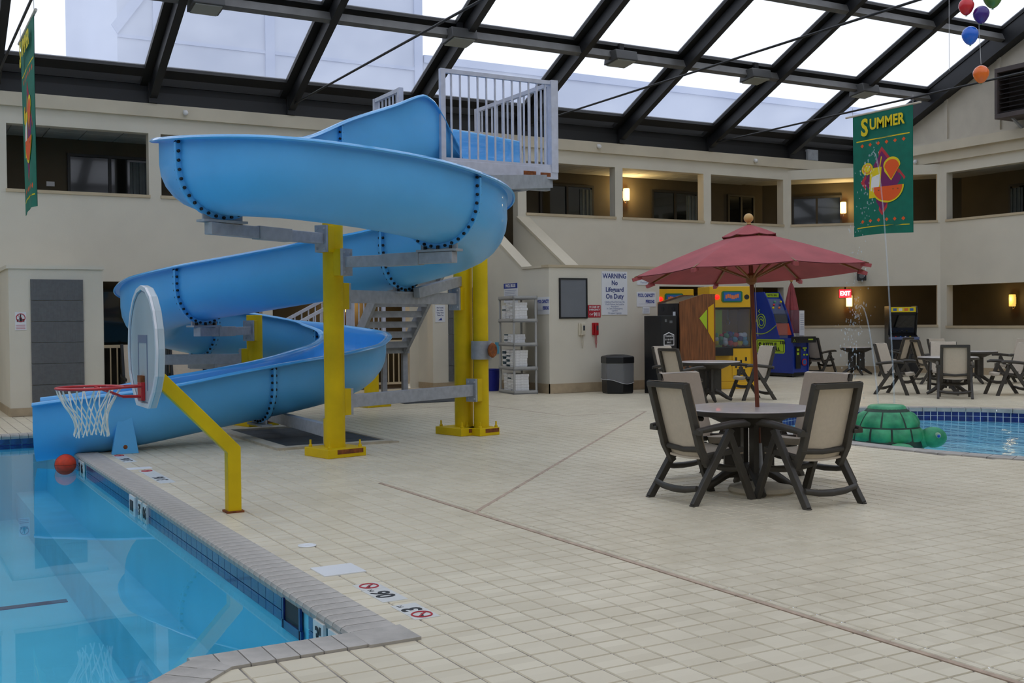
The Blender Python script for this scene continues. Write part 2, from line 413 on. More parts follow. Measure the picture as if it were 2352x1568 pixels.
# corridors behind the openings
polyC = [(XL,YA+.2),(CX0+.1,YA+.2),(XB+.2,CY1+.1),(XB+.2,YFRONT),(26.6,YFRONT),(26.6,21.01),(22.71,24.9),(XL,24.9)]
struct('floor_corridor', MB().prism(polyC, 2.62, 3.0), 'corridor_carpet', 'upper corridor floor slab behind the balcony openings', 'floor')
cc = struct('ceiling_corridor', MB().prism(polyC, 5.43, 5.6), 'corridor_ceiling', 'grey tiled ceiling of the upper corridor', 'ceiling')
cpm = MB().box(-.34,.34,-.40,.40,5.405,5.43).mesh('ceiling_panel'); cpm.materials.append(MATS['corridor_ceiling'])
for i_ in range(34):
    for j_ in range(2):
        o = bpy.data.objects.new('ceiling_panel', cpm); COL.objects.link(o); o.parent = cc; o.location = (-1.6+.7*i_, 23.64+.82*j_, 0)
struct('ceiling_corridor_lower', MB().prism(polyC, 2.52, 2.6), 'corridor_ceiling', 'shaded ceiling of the lower corridor', 'ceiling')
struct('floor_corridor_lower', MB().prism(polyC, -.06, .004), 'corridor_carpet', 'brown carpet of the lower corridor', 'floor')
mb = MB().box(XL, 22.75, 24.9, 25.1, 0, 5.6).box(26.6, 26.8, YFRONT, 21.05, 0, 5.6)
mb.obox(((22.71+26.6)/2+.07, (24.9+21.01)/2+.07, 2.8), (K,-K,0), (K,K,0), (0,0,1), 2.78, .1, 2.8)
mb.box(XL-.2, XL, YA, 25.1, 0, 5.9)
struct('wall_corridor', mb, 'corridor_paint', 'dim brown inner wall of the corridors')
# corridor windows and doors on the inner wall
wn_i = [0]
def corridor_window(face, s0, s1, z0, z1, curtain, label):
    wn_i[0] += 1
    r = thing('window_%d' % wn_i[0], label, 'window'); tag(r, kind='structure')
    def bx(a, b, d0, d1, c, d):
        if face == 'A': return MB().box(a, b, 24.9-d1, 24.9-d0, c, d)
        if face == 'B': return MB().box(26.6-d1, 26.6-d0, a, b, c, d)
        p = Vector((22.71+K*(a+b)/2-K*(d0+d1)/2, 24.9-K*(a+b)/2-K*(d0+d1)/2, (c+d)/2))
        return MB().obox(p, (K,-K,0), (K,K,0), (0,0,1), (b-a)/2, (d1-d0)/2, (d-c)/2)
    obj('pane', bx(s0, s1, 0, .03, z0, z1), 'glass_dark', r)
    for a,b,c,d in ((s0-.06,s0,z0,z1+.06),(s1,s1+.06,z0,z1+.06),(s0,s1,z1,z1+.06),((s0+s1)/2-.03,(s0+s1)/2+.03,z0,z1)):
        obj('window_frame', bx(a, b, 0, .07, c, d), 'window_frame', r)
    if curtain:
        w = (s1-s0)*.24; mbc = MB()
        for i in range(6):
            q = bx(s1-w+w*i/6+.005, s1-w+w*(i+1)/6, .03, .045+.02*(i % 2), z0, z1-.05); mbc.add(q.v, q.f)
        obj('curtain', mbc, 'curtain', r)
corridor_window('A', 15.05, 16.62, 3.05, 5.05, True, 'dark curtained window seen through the upper opening beside the stair')
corridor_window('A', 18.68, 20.2, 3.05, 5.05, True, 'dark curtained window seen through the second upper opening')
corridor_window('A', 21.4, 22.3, 3.02, 5.05, False, 'dark door seen through the third upper opening')
corridor_window('A', 3.49, 5.07, 3.05, 5.05, True, 'dark window seen through the upper opening at far left')
corridor_window('A', 4.1, 5.6, .1, 2.2, True, 'dark window behind the railing near the grey panel')
corridor_window('C', .9, 2.2, 3.02, 5.0, False, 'dark doorway in the upper corner corridor beside the lamp')
corridor_window('B', 17.9, 19.4, 3.02, 5.0, True, 'dark window in the upper right corridor')
corridor_window('B', 17.6, 18.9, .1, 2.25, True, 'dark window in the lower right corridor')
corridor_window('A', 19.6, 22.4, .2, 2.2, False, 'wide dark window behind the blue game')

# stair enclosure (kiosk)
def slope(y): return 2.6 if y < 20.45 else 2.6+.6*(y-20.45)
mb = MB().box(11.9, 14.72, 19.4, 19.62, 0, 2.6).box(14.5, 14.72, 19.62, YA, 0, 2.6)
mb.prism([(19.62,0),(YA,0),(YA,slope(YA)),(20.45,2.6),(19.62,2.6)], 11.9, 12.1, 'x')
mb.prism([(19.62,1.4),(YA,2.5),(YA,3.94),(19.62,1.98)], 13.26, 13.5, 'x')
mb.box(13.5, 14.5, 19.62, YA, 2.3, 2.5).prism([(19.62,1.0),(YA,1.0),(YA,2.98),(19.62,1.3)], 12.1, 13.26, 'x')
kiosk = struct('wall_stair', mb, 'wall_paint', 'beige stair enclosure with signs and telephones in front of the back wall')
obj('cap', MB().box(11.87, 14.75, 19.37, 19.65, 2.6, 2.65), 'trim_tan', kiosk)
obj('cap', MB().prism([(19.65,2.6),(20.45,2.6),(YA,slope(YA)),(YA,slope(YA)+.06),(20.45,2.65),(19.65,2.65)], 11.87, 12.15, 'x'), 'fascia_paint', kiosk)
obj('cap', MB().prism([(19.7,2.02),(YA,3.94),(YA,4.0),(19.7,2.08)], 13.22, 13.56, 'x'), 'fascia_paint', kiosk)
obj('base_course', MB().box(11.88, 14.74, 19.38, 19.4, 0, .2).box(11.88, 11.9, 19.38, YA, 0, .2), 'base_tan', kiosk)
# two projecting bays with grey louvre panels
def bay(name, x0, x1, y0, h, px0, px1, label):
    b = struct(name, MB().box(x0, x1, y0, YA, 0, h), 'wall_paint', label)
    obj('cap', MB().box(x0-.03, x1+.03, y0-.03, YA, h-.05, h+.01), 'wall_paint', b)
    obj('base_course', MB().box(x0-.015, x1+.015, y0-.015, YA, 0, .14), 'base_tan', b)
    n = 6
    for i in range(n):
        z0 = .16+(2.27-.16)*i/n; z1 = .16+(2.27-.16)*(i+1)/n
        mb = MB().box(px0, px1, y0-.03, y0, z0+.004, z1-.004)
        for k in range(22):
            xx = px0+(px1-px0)*(k+.5)/22; mb.box(xx-.006, xx+.006, y0-.036, y0-.03, z0+.01, z1-.01)
        obj('panel', mb, 'panel_grey', b)
    return b
bay('wall_bay', 1.81, 3.28, 19.9, 2.49, 2.14, 2.96, 'projecting beige bay with a tall grey panel behind the hoop')
bay('wall_bay_second', 10.62, 11.9, 22.25, 2.45, 11.0, 11.86, 'projecting beige bay with a grey panel beside the stair enclosure')

# ------------------------------------------------------------------ roof
roof = thing('ceiling', 'sloping glazed roof on black rafters over the pool hall', 'roof'); tag(roof, kind='structure')
RX = [XB-.12-2.86*0] + [21.95-2.86*i for i in range(13)]
RX = [24.6]+[21.95-2.86*i for i in range(13)]
u_s = Vector((0,-1,SL)).normalized(); n_s = Vector((0,SL,1)).normalized()
def rp(x, y, off=0):      # point on the back slope, off along its normal
    z = ZR0+SL*(YA-y); return Vector((x,y,z))+n_s*off
def rp2(x, y, off=0):     # front slope
    yy = 2*YRIDGE-y; p = rp(x, yy, off); return Vector((p.x, 2*YRIDGE-p.y, p.z))
PY = [22.62, 20.42, 18.17, 15.92, 13.67, 11.42, YRIDGE]
Lr = (rp(0,YRIDGE)-rp(0,YA)).length
me_r = MB().obox((0,0,0), (0,1,0), (1,0,0), (0,0,1), Lr/2, .075, .13).mesh('rafter'); me_r.materials.append(MATS['beam_dark'])
me_r2 = MB().obox((0,0,0), (0,1,0), (1,0,0), (0,0,1), Lr/2, .15, .05).mesh('glazing_bar'); me_r2.materials.append(MATS['beam_black'])
def place(me, nm, p, fr):
    o = bpy.data.objects.new(nm, me); COL.objects.link(o); o.parent = roof; o.location = p
    a = math.atan(SL); o.rotation_euler = (-a if not fr else a, 0, 0); return o
for x in RX:
    for fr, f in ((0,rp),(1,rp2)):
        mid = (f(x, YA if not fr else 2*YRIDGE-YA, -.2)+f(x, YRIDGE, -.2))/2
        place(me_r, 'rafter', mid, fr)
        place(me_r2, 'glazing_bar', (f(x, YA if not fr else 2*YRIDGE-YA, 0)+f(x, YRIDGE, 0))/2+Vector((-.08,0,0)), fr)
LX = RX[0]-RX[-1]; XM = (RX[0]+RX[-1])/2
me_p = MB().obox((0,0,0), (1,0,0), (0,1,0), (0,0,1), LX/2, .06, .09).mesh('purlin'); me_p.materials.append(MATS['beam_grey'])
me_p2 = MB().obox((0,0,0), (1,0,0), (0,1,0), (0,0,1), LX/2, .13, .05).mesh('glazing_bar'); me_p2.materials.append(MATS['beam_black'])
for i, y in enumerate(PY):
    for fr, f in ((0,rp),(1,rp2)):
        yy = y if not fr else 2*YRIDGE-y
        if 0 < i: place(me_p, 'purlin', f(XM, yy, -.22), fr)
        place(me_p2, 'glazing_bar', f(XM, yy, 0), fr)
for i in range(len(RX)-1):
    w = RX[i]-RX[i+1]
    for j in range(len(PY)-1):
        hl = (rp(0,PY[j+1])-rp(0,PY[j])).length
        me = MB().obox((0,0,0), (1,0,0), (0,1,0), (0,0,1), w/2, hl/2, .006).mesh('pane'); me.materials.append(MATS['roof_glazing'])
        for fr, f in ((0,rp),(1,rp2)):
            y0, y1 = (PY[j], PY[j+1]) if not fr else (2*YRIDGE-PY[j], 2*YRIDGE-PY[j+1])
            place(me, 'pane', (f((RX[i]+RX[i+1])/2, y0, .03)+f((RX[i]+RX[i+1])/2, y1, .03))/2, fr)
curb = struct('trim_5', MB().box(XL, 24.7, YA-.02, YA+.2, 5.9, 6.62).box(XL, 24.7, YA-.06, YA, 6.3, 6.36).box(XL, 24.7, YFRONT-.2, YFRONT, 6.3, 6.7), 'beam_black', 'black metal upstand between back wall and glass roof', 'trim')
obj('flashing', MB().box(XL, 24.7, YA-.05, YA-.02, 5.92, 6.16), 'beam_dark', curb)
for x in RX[1:]: obj('bracket', MB().box(x-.09, x+.09, YA-.14, YA-.05, 5.93, 6.42), 'beam_dark', curb)
struct('trim_6', MB().prism([(YA,ZR0-.5),(YA,ZR0+.04),(YRIDGE,ZRIDGE+.04),(YRIDGE,ZRIDGE-.5)], XB-.32, XB-.01, 'x'), 'beam_dark', 'black edge beam where the glass roof meets the gable', 'trim')
for x, m_ in ((1.93,'near the left banner'),(7.65,'above the slide'),(13.37,'above the trash can'),(19.09,'carrying the right banner')):
    o = obj('tie_rod', MB().tube([(x,YA-.1,6.13),(x,YFRONT,6.24)], .022, 8), 'beam_dark'); o.parent = roof
# roof lights on the first purlin
FIX = [(10.35,'nearest to the slide platform'),(14.36,'third from the right, above the warning sign'),(18.29,'second from the right'),(21.95,'farthest right, beside the green banner'),(5.2,'farthest left, at the top edge')]
for x, d in FIX:
    p = rp(x, 20.42, -.36); t = thing('roof_light', 'grey box floodlight under the roof purlin, '+d, 'light', tuple(p), 0, 'floodlights along the roof purlin'); t.scale = (1.2,1.3,1.3)
    obj('housing', MB().prism([(-.2,.0),(.2,-.05),(.16,.16),(-.16,.16)], -.24, .24, 'x'), 'light_housing', t, bevel=.012)
    obj('lens', MB().obox((0,0,-.03), (1,0,0), Vector((0,.4,-.05)).normalized(), Vector((0,.05,.4)).normalized(), .2, .17, .012), 'light_lens', t)
    obj('bracket', MB().box(-.05, .05, -.03, .03, .14, .3), 'beam_dark', t)
# buildings outside, seen hazily through the glazing
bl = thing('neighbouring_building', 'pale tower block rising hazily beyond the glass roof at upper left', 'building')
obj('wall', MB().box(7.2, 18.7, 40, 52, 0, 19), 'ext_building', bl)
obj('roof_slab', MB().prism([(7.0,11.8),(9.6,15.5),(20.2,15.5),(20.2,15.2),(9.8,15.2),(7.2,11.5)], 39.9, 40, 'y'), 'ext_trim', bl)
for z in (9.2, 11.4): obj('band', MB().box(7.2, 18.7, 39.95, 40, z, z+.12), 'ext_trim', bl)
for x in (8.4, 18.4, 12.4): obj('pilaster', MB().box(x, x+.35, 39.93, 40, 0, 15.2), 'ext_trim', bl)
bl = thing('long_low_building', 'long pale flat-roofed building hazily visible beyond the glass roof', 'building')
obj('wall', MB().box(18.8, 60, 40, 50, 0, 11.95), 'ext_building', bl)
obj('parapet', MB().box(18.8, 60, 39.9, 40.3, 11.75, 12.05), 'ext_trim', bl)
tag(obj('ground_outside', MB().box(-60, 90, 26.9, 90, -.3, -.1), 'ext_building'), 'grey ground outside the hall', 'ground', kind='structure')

# ------------------------------------------------------------------ pools and floor
WZ = -.13
POOL = [(1.94,16.5),(1.94,5.0),(1.2,5.0),(-1.75,2.05),(-9,2.05),(-9,16.5)]
CP = .23
POOLO = [(1.94+CP,16.5+CP),(1.94+CP,5.0-CP),(1.2-.095,5.0-CP),(-1.75-.095,2.05-CP),(-9-CP,2.05-CP),(-9-CP,16.5+CP)]
KC, KRX, KRY = (13.2,9.3), 3.05, 3.9
def inpoly(x, y, P):
    r = False; n = len(P)
    for i in range(n):
        (x0,y0),(x1,y1) = P[i], P[i-1]
        if (y0 > y) != (y1 > y) and x < (x1-x0)*(y-y0)/(y1-y0)+x0: r = not r
    return r
def inkid(x, y, g=0): return ((x-KC[0])/(KRX+g))**2+((y-KC[1])/(KRY+g))**2 < 1
PIT = (4.18,5.5,12.86,15.3)
def blocked(x, y, g=0):
    if inpoly(x, y, POOLO): return True
    if inkid(x, y, .22): return True
    return PIT[0]-.1 < x < PIT[1]+.1 and PIT[2]-.1 < y < PIT[3]+.1
# tile grid: x lines at 2.0+TS*k left of the joint, shifted right of it
def cells():
    xs = []; x = 1.998
    while x > XL+.2: x -= TS
    while x < 4.0-.06: xs.append((x, min(x+TS, 4.0))); x += TS
    x = 4.0+.045
    xs.append((x, x+.055)); x += .06
    while x < XB-.02: xs.append((x, min(x+TS, XB))); x += TS
    ys = []; y = 3.264
    while y > YFRONT: y -= TS
    while y < YA: ys.append((y, min(y+TS, YA))); y += TS
    return xs, ys
xs, ys = cells()
def view_depth(x, y):
    d = Vector((x,y,-CAMH)); dp = d.dot(fw); return dp, d.dot(rt2)/max(dp,.01), d.dot(up2)/max(dp,.01)
def in_box(x, y): return (11.9 < x < 14.72 and y > 19.4) or (1.81 < x < 3.28 and y > 19.9) or (10.62 < x < 11.9 and y > 22.25) or (x+y > 44.92)
near = []; vis = []; base = MB(); POOLM = [((p[0]+q[0])/2, (p[1]+q[1])/2) for p, q in zip(POOL, POOLO)]
G_ = .0045
for x0,x1 in xs:
    for y0,y1 in ys:
        xc, yc = (x0+x1)/2, (y0+y1)/2
        if inpoly(xc, yc, POOLM) or inkid(xc, yc, .1): continue
        if PIT[0] < xc < PIT[1] and PIT[2] < yc < PIT[3]: continue
        base.add([(x0,y0,-.006),(x1,y0,-.006),(x1,y1,-.006),(x0,y1,-.006)], [(0,1,2,3)])
        if blocked(xc, yc) or in_box(xc, yc): continue
        # the diagonal joint
        if 4.0 < xc < 11.2 and abs((xc-4.07)*.7155-(yc-7.73)*.6986) < .06: pass
        dp, u, v = view_depth(xc, yc)
        if dp > .3 and abs(u) < .52 and -.34 < v < .1:
            vis.append((dp, x0, x1, y0, y1))
        elif dp > -3: vis.append((1000+abs(dp), x0, x1, y0, y1))
base.add([(3.99,YFRONT,-.006),(4.05,YFRONT,-.006),(4.05,YA,-.006),(3.99,YA,-.006)], [(0,1,2,3)])
for y0, y1 in ys:
    if y0 > 9.6: vis.append((2000.0, 4.0, 4.045, y0, y1))
floor = struct('floor', base, 'grout', 'pale beige tiled pool deck', 'floor')
vis.sort()
full = MB(); a = TS/2-G_; e = .004
def tile_geo(mb, x0, x1, y0, y1):
    g = G_; mb.add([(x0+g,y0+g,-.006),(x1-g,y0+g,-.006),(x1-g,y1-g,-.006),(x0+g,y1-g,-.006),(x0+g+e,y0+g+e,0),(x1-g-e,y0+g+e,0),(x1-g-e,y1-g-e,0),(x0+g+e,y1-g-e,0)],
                   [(4,5,6,7),(0,1,5,4),(1,2,6,5),(2,3,7,6),(3,0,4,7)])
tm = MB(); tile_geo(tm, -TS/2, TS/2, -TS/2, TS/2); tme = tm.mesh('tile'); tme.materials.append(MATS['floor_tile'])
n_ind = 0; rest = MB()
for dp, x0, x1, y0, y1 in vis:
    if n_ind < 300 and dp < 900 and abs(x1-x0-TS) < 1e-6 and abs(y1-y0-TS) < 1e-6:
        n_ind += 1; o = bpy.data.objects.new('tile', tme); COL.objects.link(o); o.parent = floor; o.location = ((x0+x1)/2, (y0+y1)/2, random.uniform(-.0008,.0008))
    else: tile_geo(rest, x0, x1, y0, y1)
tag(obj('tile_field', rest, 'floor_tile', floor), kind='stuff')
# sealant joints
mb = MB().box(4.004, 4.036, YFRONT, 9.6, -.005, .0012)
mb.bar((4.02,7.7,-.002), (10.86,14.7,-.002), .035, .007); obj('joint_strip', mb, 'sealant', floor)
mb = MB().box(9.34, 10.86, 14.69, 14.715, -.005, .0012).box(9.33, 9.355, 14.7, 19.2, -.005, .0012).box(5.6, 9.34, 17.55, 17.575, -.005, .0012)
obj('joint_strip', mb, 'sealant', floor)

# main pool basin
pool = thing('swimming_pool', 'large clear blue swimming pool at lower left', 'pool'); tag(pool, kind='structure')
DEP = -1.15
n = len(POOL); mb = MB()
mb.add([(p[0],p[1],DEP) for p in POOL], [tuple(range(n))[::-1]])
for i in range(n):
    p, q = POOL[i], POOL[(i+1) % n]
    mb.add([(p[0],p[1],DEP),(q[0],q[1],DEP),(q[0],q[1],-.03),(p[0],p[1],-.03)], [(0,1,2,3)])
obj('basin', mb, 'pool_blue', pool)
obj('bench_step', MB().box(1.55, 1.94, 5.0, 16.5, DEP, -.78), 'pool_pale', pool)
obj('floor_line', MB().box(-9, 1.5, 11.3, 11.42, DEP, DEP+.006), 'pool_tile_navy', pool)
obj('water', MB().add([(p[0],p[1],WZ) for p in POOL], [tuple(range(n))[::-1]]), 'pool_water', pool)
# coping stones
def coping(me, ang, p):
    o = bpy.data.objects.new('coping_stone', me); COL.objects.link(o); o.parent = pool; o.location = p; o.rotation_euler = (0,0,ang); return o
def stone(l, w):   # bullnose towards -x
    prof = [(w,-.05),(w,.012),(.03,.014),(.008,.006),(0,-.012),(.01,-.045),(.03,-.05)]
    me = MB().prism(prof, -l/2+.003, l/2-.003, 'y').mesh('coping_stone', 40); me.materials.append(MATS['coping_grey']); return me
CS = .112
sm = stone(CS, CP+.02)
k = 0; y = 5.0+CS/2
while y < 16.5: coping(sm, 0, (1.92, y, 0)); y += CS
x = 1.94-CS/2
while x > 1.2: coping(sm, -PI/2, (x, 5.02, 0)); x -= CS
d = Vector((-K,-K)); p = Vector((1.2,5.0))+d*.1
while p.x > -.6: coping(sm, -PI/4-PI/2+PI/4*0+PI*0, (p.x-.014, p.y+.014, 0)).rotation_euler = (0,0,-PI/4); p += d*CS
x = 1.94-CS/2
while x > -1.2: coping(sm, PI/2, (x, 16.48, 0)); x -= CS
obj('coping_corner', MB().box(1.93, 1.94+CP+.02, 5.0-CP-.02, 5.0, -.05, .0135), 'coping_grey', pool)
obj('coping_run', MB().prism([(-.55,3.25),(-1.75,2.05),(-9,2.05),(-9,1.8),(-1.85,1.8),(-.4,3.1)], -.05, .012), 'coping_grey', pool)
# waterline tiles on the pool wall
pt1 = MB().box(0, .01, -.072, .072, -.135, -.052).mesh('waterline_tile'); pt1.materials.append(MATS['pool_tile_slate'])
pt2 = MB().box(0, .01, -.072, .072, -.2, -.141).mesh('waterline_tile'); pt2.materials.append(MATS['pool_tile_navy'])
def wtile(me, p, a):
    o = bpy.data.objects.new('waterline_tile', me); COL.objects.link(o); o.parent = pool; o.location = p; o.rotation_euler = (0,0,a)
DMARK = [(5.1,5.5),(9.6,10.05),(13.0,13.4)]
y = 5.08
while y < 16.4:
    if not any(a < y < b for a,b in DMARK) and not (5.68 < y < 6.02): wtile(pt1, (1.93,y,.02), 0); wtile(pt2, (1.93,y,.02), 0)
    y += .15
x = 1.86
while x > -1.3:
    wtile(pt1, (x,16.49,.02), PI/2); wtile(pt2, (x,16.49,.02), PI/2); x -= .15
obj('skimmer_opening', MB().box(1.925, 1.945, 5.72, 5.98, -.15, -.04), 'ink_black', pool)
obj('skimmer_throat', MB().box(1.915, 1.93, 5.68, 6.02, -.2, -.15).box(1.915, 1.93, 5.98, 6.0, -.2, -.03).box(1.915, 1.93, 5.7, 5.72, -.2, -.03), 'pool_tile_navy', pool)
for (y0, y1, txt) in ((5.10,5.26,'06'),(5.33,5.48,"3'"),(9.65,9.8,'06'),(9.86,10.02,"3'"),(13.05,13.2,'06'),(13.24,13.38,"3'")):
    pl = obj('depth_plate', MB().box(1.912, 1.93, y0, y1, -.19, -.03), 'tile_white', pool)
    text(txt, .13, 'ink_black', pl, (1.910, (y0+y1)/2, -.11), LEFT, name='numerals', bold=.004)
pl = obj('wall_fitting', MB().box(1.912, 1.93, 10.15, 10.4, -.2, -.03), 'white_plastic', pool)
obj('fitting_hole', MB().box(1.905, 1.913, 10.21, 10.34, -.16, -.07), 'mat_dark', pl)
# kid pool
kid = thing('wading_pool', 'shallow round wading pool with rippling blue water behind the table', 'pool'); tag(kid, kind='structure')
NK = 96
def kp(a, g=0): return (KC[0]+(KRX+g)*math.cos(a), KC[1]+(KRY+g)*math.sin(a))
ring = [kp(2*PI*k/NK) for k in range(NK)]
mb = MB().add([(x,y,-.55) for x,y in ring], [tuple(range(NK))])
mb.add([(x,y,-.55) for x,y in ring]+[(x,y,-.03) for x,y in ring], [(k,NK+k,NK+(k+1)%NK,(k+1)%NK) for k in range(NK)])
obj('basin', mb, 'kid_pool_blue', kid)
obj('water', MB().add([(x,y,-.17) for x,y in ring], [tuple(range(NK))]), 'kid_water', kid)
for k in range(NK):
    a0, a1 = 2*PI*(k+.02)/NK, 2*PI*(k+.98)/NK
    P = [kp(a0,-.03),kp(a1,-.03),kp(a1,.25),kp(a0,.25)]
    mb = MB().prism(P, -.05, .008); Q = [kp(a0,-.015),kp(a1,-.015),kp(a1,.24),kp(a0,.24)]; mb.prism(Q, .008, .014)
    obj('coping_stone', mb, 'coping_grey', kid)
NT = 200
for k in range(NT):
    a = 2*PI*(k+.5)/NT
    if not (-.55 < a-.0 < 3.0 or a > 5.8): continue
    a0, a1 = 2*PI*(k+.05)/NT, 2*PI*(k+.95)/NT
    for (z0,z1,w) in ((-.115,-.045,'pool_tile_navy'),(-.2,-.122,'pool_tile_navy')):
        obj('waterline_tile', MB().prism([kp(a0,-.008),kp(a1,-.008),kp(a1,.0),kp(a0,.0)], z0, z1), w, kid)
mb = MB()
mb.add([(kp(2*PI*k/NK,-.004)[0],kp(2*PI*k/NK,-.004)[1],z) for z in (-.205,-.04) for k in range(NK)], [(k,NK+k,NK+(k+1)%NK,(k+1)%NK) for k in range(NK)])
obj('grout_band', mb, 'tile_white', kid)

# deck markers
def marker(x0, x1, y0, y1, txt, sub, icon_far, label):
    t = thing('depth_marker', label, 'depth marker', ((x0+x1)/2,(y0+y1)/2,0), 0, 'white depth marker tiles set in the deck')
    w, h = x1-x0, y1-y0
    for i in range(3):
        obj('tile', MB().box(-w/2+.003, w/2-.003, -h/2+h*i/3+.002, -h/2+h*(i+1)/3-.002, -.004, .003), 'tile_white', t)
    yi = (h/2-.075)*(1 if icon_far else -1); ic = MB()
    ic.tube([(.052*math.cos(2*PI*k/24), yi+.052*math.sin(2*PI*k/24), .004) for k in range(24)], .005, 5, closed=True)
    ic.bar((-.036,yi-.036,.004), (.036,yi+.036,.004), .009, .003); obj('no_diving_symbol', ic, 'ink_red', t)
    f = MB(); f.prism([(-.02,yi-.03),(-.005,yi-.034),(.012,yi+.01),(.03,yi+.02),(.026,yi+.03),(.0,yi+.016)], .003, .0045); f.disc((-.03,yi-.034), .009, .003, .0045, 8); obj('diver_symbol', f, 'ink_black', t)
    yt = -yi*.42; text(txt, .15, 'ink_black', t, (-.0, yt, .0035), (0,0,PI/2), ext=.0006, name='numerals', bold=.004)
    text(sub, .04, 'ink_black', t, (-.03, yt+(.11 if icon_far else .085), .0035), (0,0,PI/2), ext=.0006, name='unit_letters')
marker(2.30,2.453,5.475,5.93,'06','IN',True,'white depth tile reading 06 inches on the near pool edge')
marker(2.303,2.45,5.07,5.386,'3','FT',False,'white depth tile reading 3 feet nearest the pool corner')
marker(2.26,2.40,12.53,13.3,'3 06','',True,'white depth tile beside the blue slide foot')
marker(2.25,2.40,10.69,11.75,'3 06','',True,'white depth tile between the hoop post and slide foot')
tag(obj('skimmer_lid', MB().box(2.243,2.507,6.21,6.47,-.004,.008), 'white_plastic', bevel=.003), 'square white skimmer lid set in the deck', 'lid')
lid2 = tag(obj('skimmer_lid', MB().box(2.1,2.42,11.85,12.0,-.004,.008), 'white_plastic', bevel=.003), 'narrow white lid beside the far depth tiles', 'lid')
tag(obj('round_drain_cap', MB().lathe([(.0,.001),(.062,.001),(.062,.006),(.05,.009),(.045,.006),(.012,.006),(.01,.009),(0,.009)], 24, (2.46,7.15,0)), 'white_plastic', smooth=40), 'small round white drain cap in the deck', 'drain cap')
# pit with grating
pit = thing('floor_grate', 'dark rubber grating in a tiled curb under the slide', 'grate', (0,0,0))
x0,x1,y0,y1 = PIT
for i in range(4):
    yy0 = y0+(y1-y0)*i/4; yy1 = y0+(y1-y0)*(i+1)/4
    obj('mat_panel', MB().box(x0,x1,yy0+.006,yy1-.006,-.02,.004), 'mat_dark', pit)
obj('curb', MB().box(x0-.16,x0,y0-.16,y1+.16,-.02,.03).box(x1,x1+.08,y0-.16,y1+.16,-.02,.02).box(x0,x1,y0-.16,y0,-.02,.03).box(x0,x1,y1,y1+.16,-.02,.03), 'concrete_beige', pit)
tag(obj('floor_mat', MB().box(8.3,9.9,18.6,20.8,.0,.012), 'mat_dark'), 'dark mat on the deck below the tower stairs', 'mat')

# ------------------------------------------------------------------ water slide
slide = thing('water_slide', 'blue fibreglass spiral water slide on yellow posts running down into the pool', 'water slide', (4.5,13.5,0))
SO = Vector((4.5,13.5,0))
CPTS = [(9.02,15.12,3.82),(8.0,15.12,3.81),(7.1,15.10,3.74),(6.2,14.9,3.56),(5.0,14.2,3.30),(4.15,13.45,3.08),(3.45,12.65,2.92),(3.0,11.8,2.74),
        (2.95,10.98,2.60),(3.45,10.42,2.53),(4.3,10.25,2.43),(5.12,10.55,2.34),(5.72,11.1,2.25),(5.96,11.8,2.12),(5.6,12.55,1.95),(5.05,13.2,1.83),(4.42,13.98,1.70),
        (3.74,14.92,1.56),(3.38,15.75,1.42),(3.5,16.6,1.22),(4.2,17.05,1.05),(5.2,17.2,.93),(6.0,16.95,.80),(6.36,16.2,.66),(5.9,15.2,.52),
        (5.3,14.5,.44),(4.6,14.15,.34),(3.4,14.02,.16),(2.4,13.84,.03),(1.55,14.0,-.07)]
def catmull(P, per=12):
    P = [Vector(p) for p in P]; out = []; n = len(P)
    for i in range(n-1):
        p0, p1, p2, p3 = P[max(i-1,0)], P[i], P[i+1], P[min(i+2,n-1)]
        if i == 0: p0 = p1*2-p2
        if i == n-2: p3 = p2*2-p1
        for k in range(per):
            t = k/per
            out.append(.5*((2*p1)+(p2-p0)*t+(2*p0-5*p1+4*p2-p3)*t*t+(3*p1-p0-3*p2+p3)*t**3))
    out.append(P[-1]); return out
PER = 12
path = catmull(CPTS, PER); NPATH = len(path)
RW, HW, TH = .44, .70, .022
def wallh(i, side):      # rim height above the trough bottom; side -1 = left of travel, +1 = right
    t = i/PER
    if side < 0:           # side towards the viewer at the start (travel runs to -X)
        if t < 1.45: return .05
        if t < 2.45: q = (t-1.45)/1.0; return .05+(1.10-.05)*(q*1.25 if q < .7 else .875+.125*math.sin(PI/2*(q-.7)/.3))
        if t < 5.0: q = (t-2.45)/2.55; return 1.10+(HW-1.10)*(.35*q+.65*(.5-.5*math.cos(PI*q)))
    elif t < 1.2: return .60+.1*t
    return HW
def profile(hl, hr):
    P = []
    def side(h, sg):
        q = []
        if h > .30:
            q += [(sg*(RW+.115),h-.03),(sg*(RW+.095),h-.004),(sg*(RW+.05),h),(sg*(RW+.015),h-.012),(sg*RW,h-.05)]
            m = max(RW, h-.06)
            q += [(sg*RW, RW+(h-.05-RW)*.5) if h-.05 > RW else (sg*RW*.995, min(h-.05,RW)*.97)]
        else:
            q += [(sg*RW*.985,h),(sg*RW*.985,h*.98),(sg*RW*.98,h*.95),(sg*RW*.98,h*.9),(sg*RW*.97,h*.85),(sg*RW*.97,h*.8)]
        return q
    P += side(hl, -1)
    for k in range(13):
        a = PI+PI*k/12; lim = hl if k < 6 else hr
        x, z = RW*math.cos(a), RW+RW*math.sin(a); P.append((x, min(z, lim*.78)))
    P += side(hr, 1)[::-1]
    return P
def frame(i):
    a, b = path[max(i-1,0)], path[min(i+1,NPATH-1)]; d = (b-a); d.z = 0; d.normalize()
    return d, Vector((d.y,-d.x,0))      # travel, right side
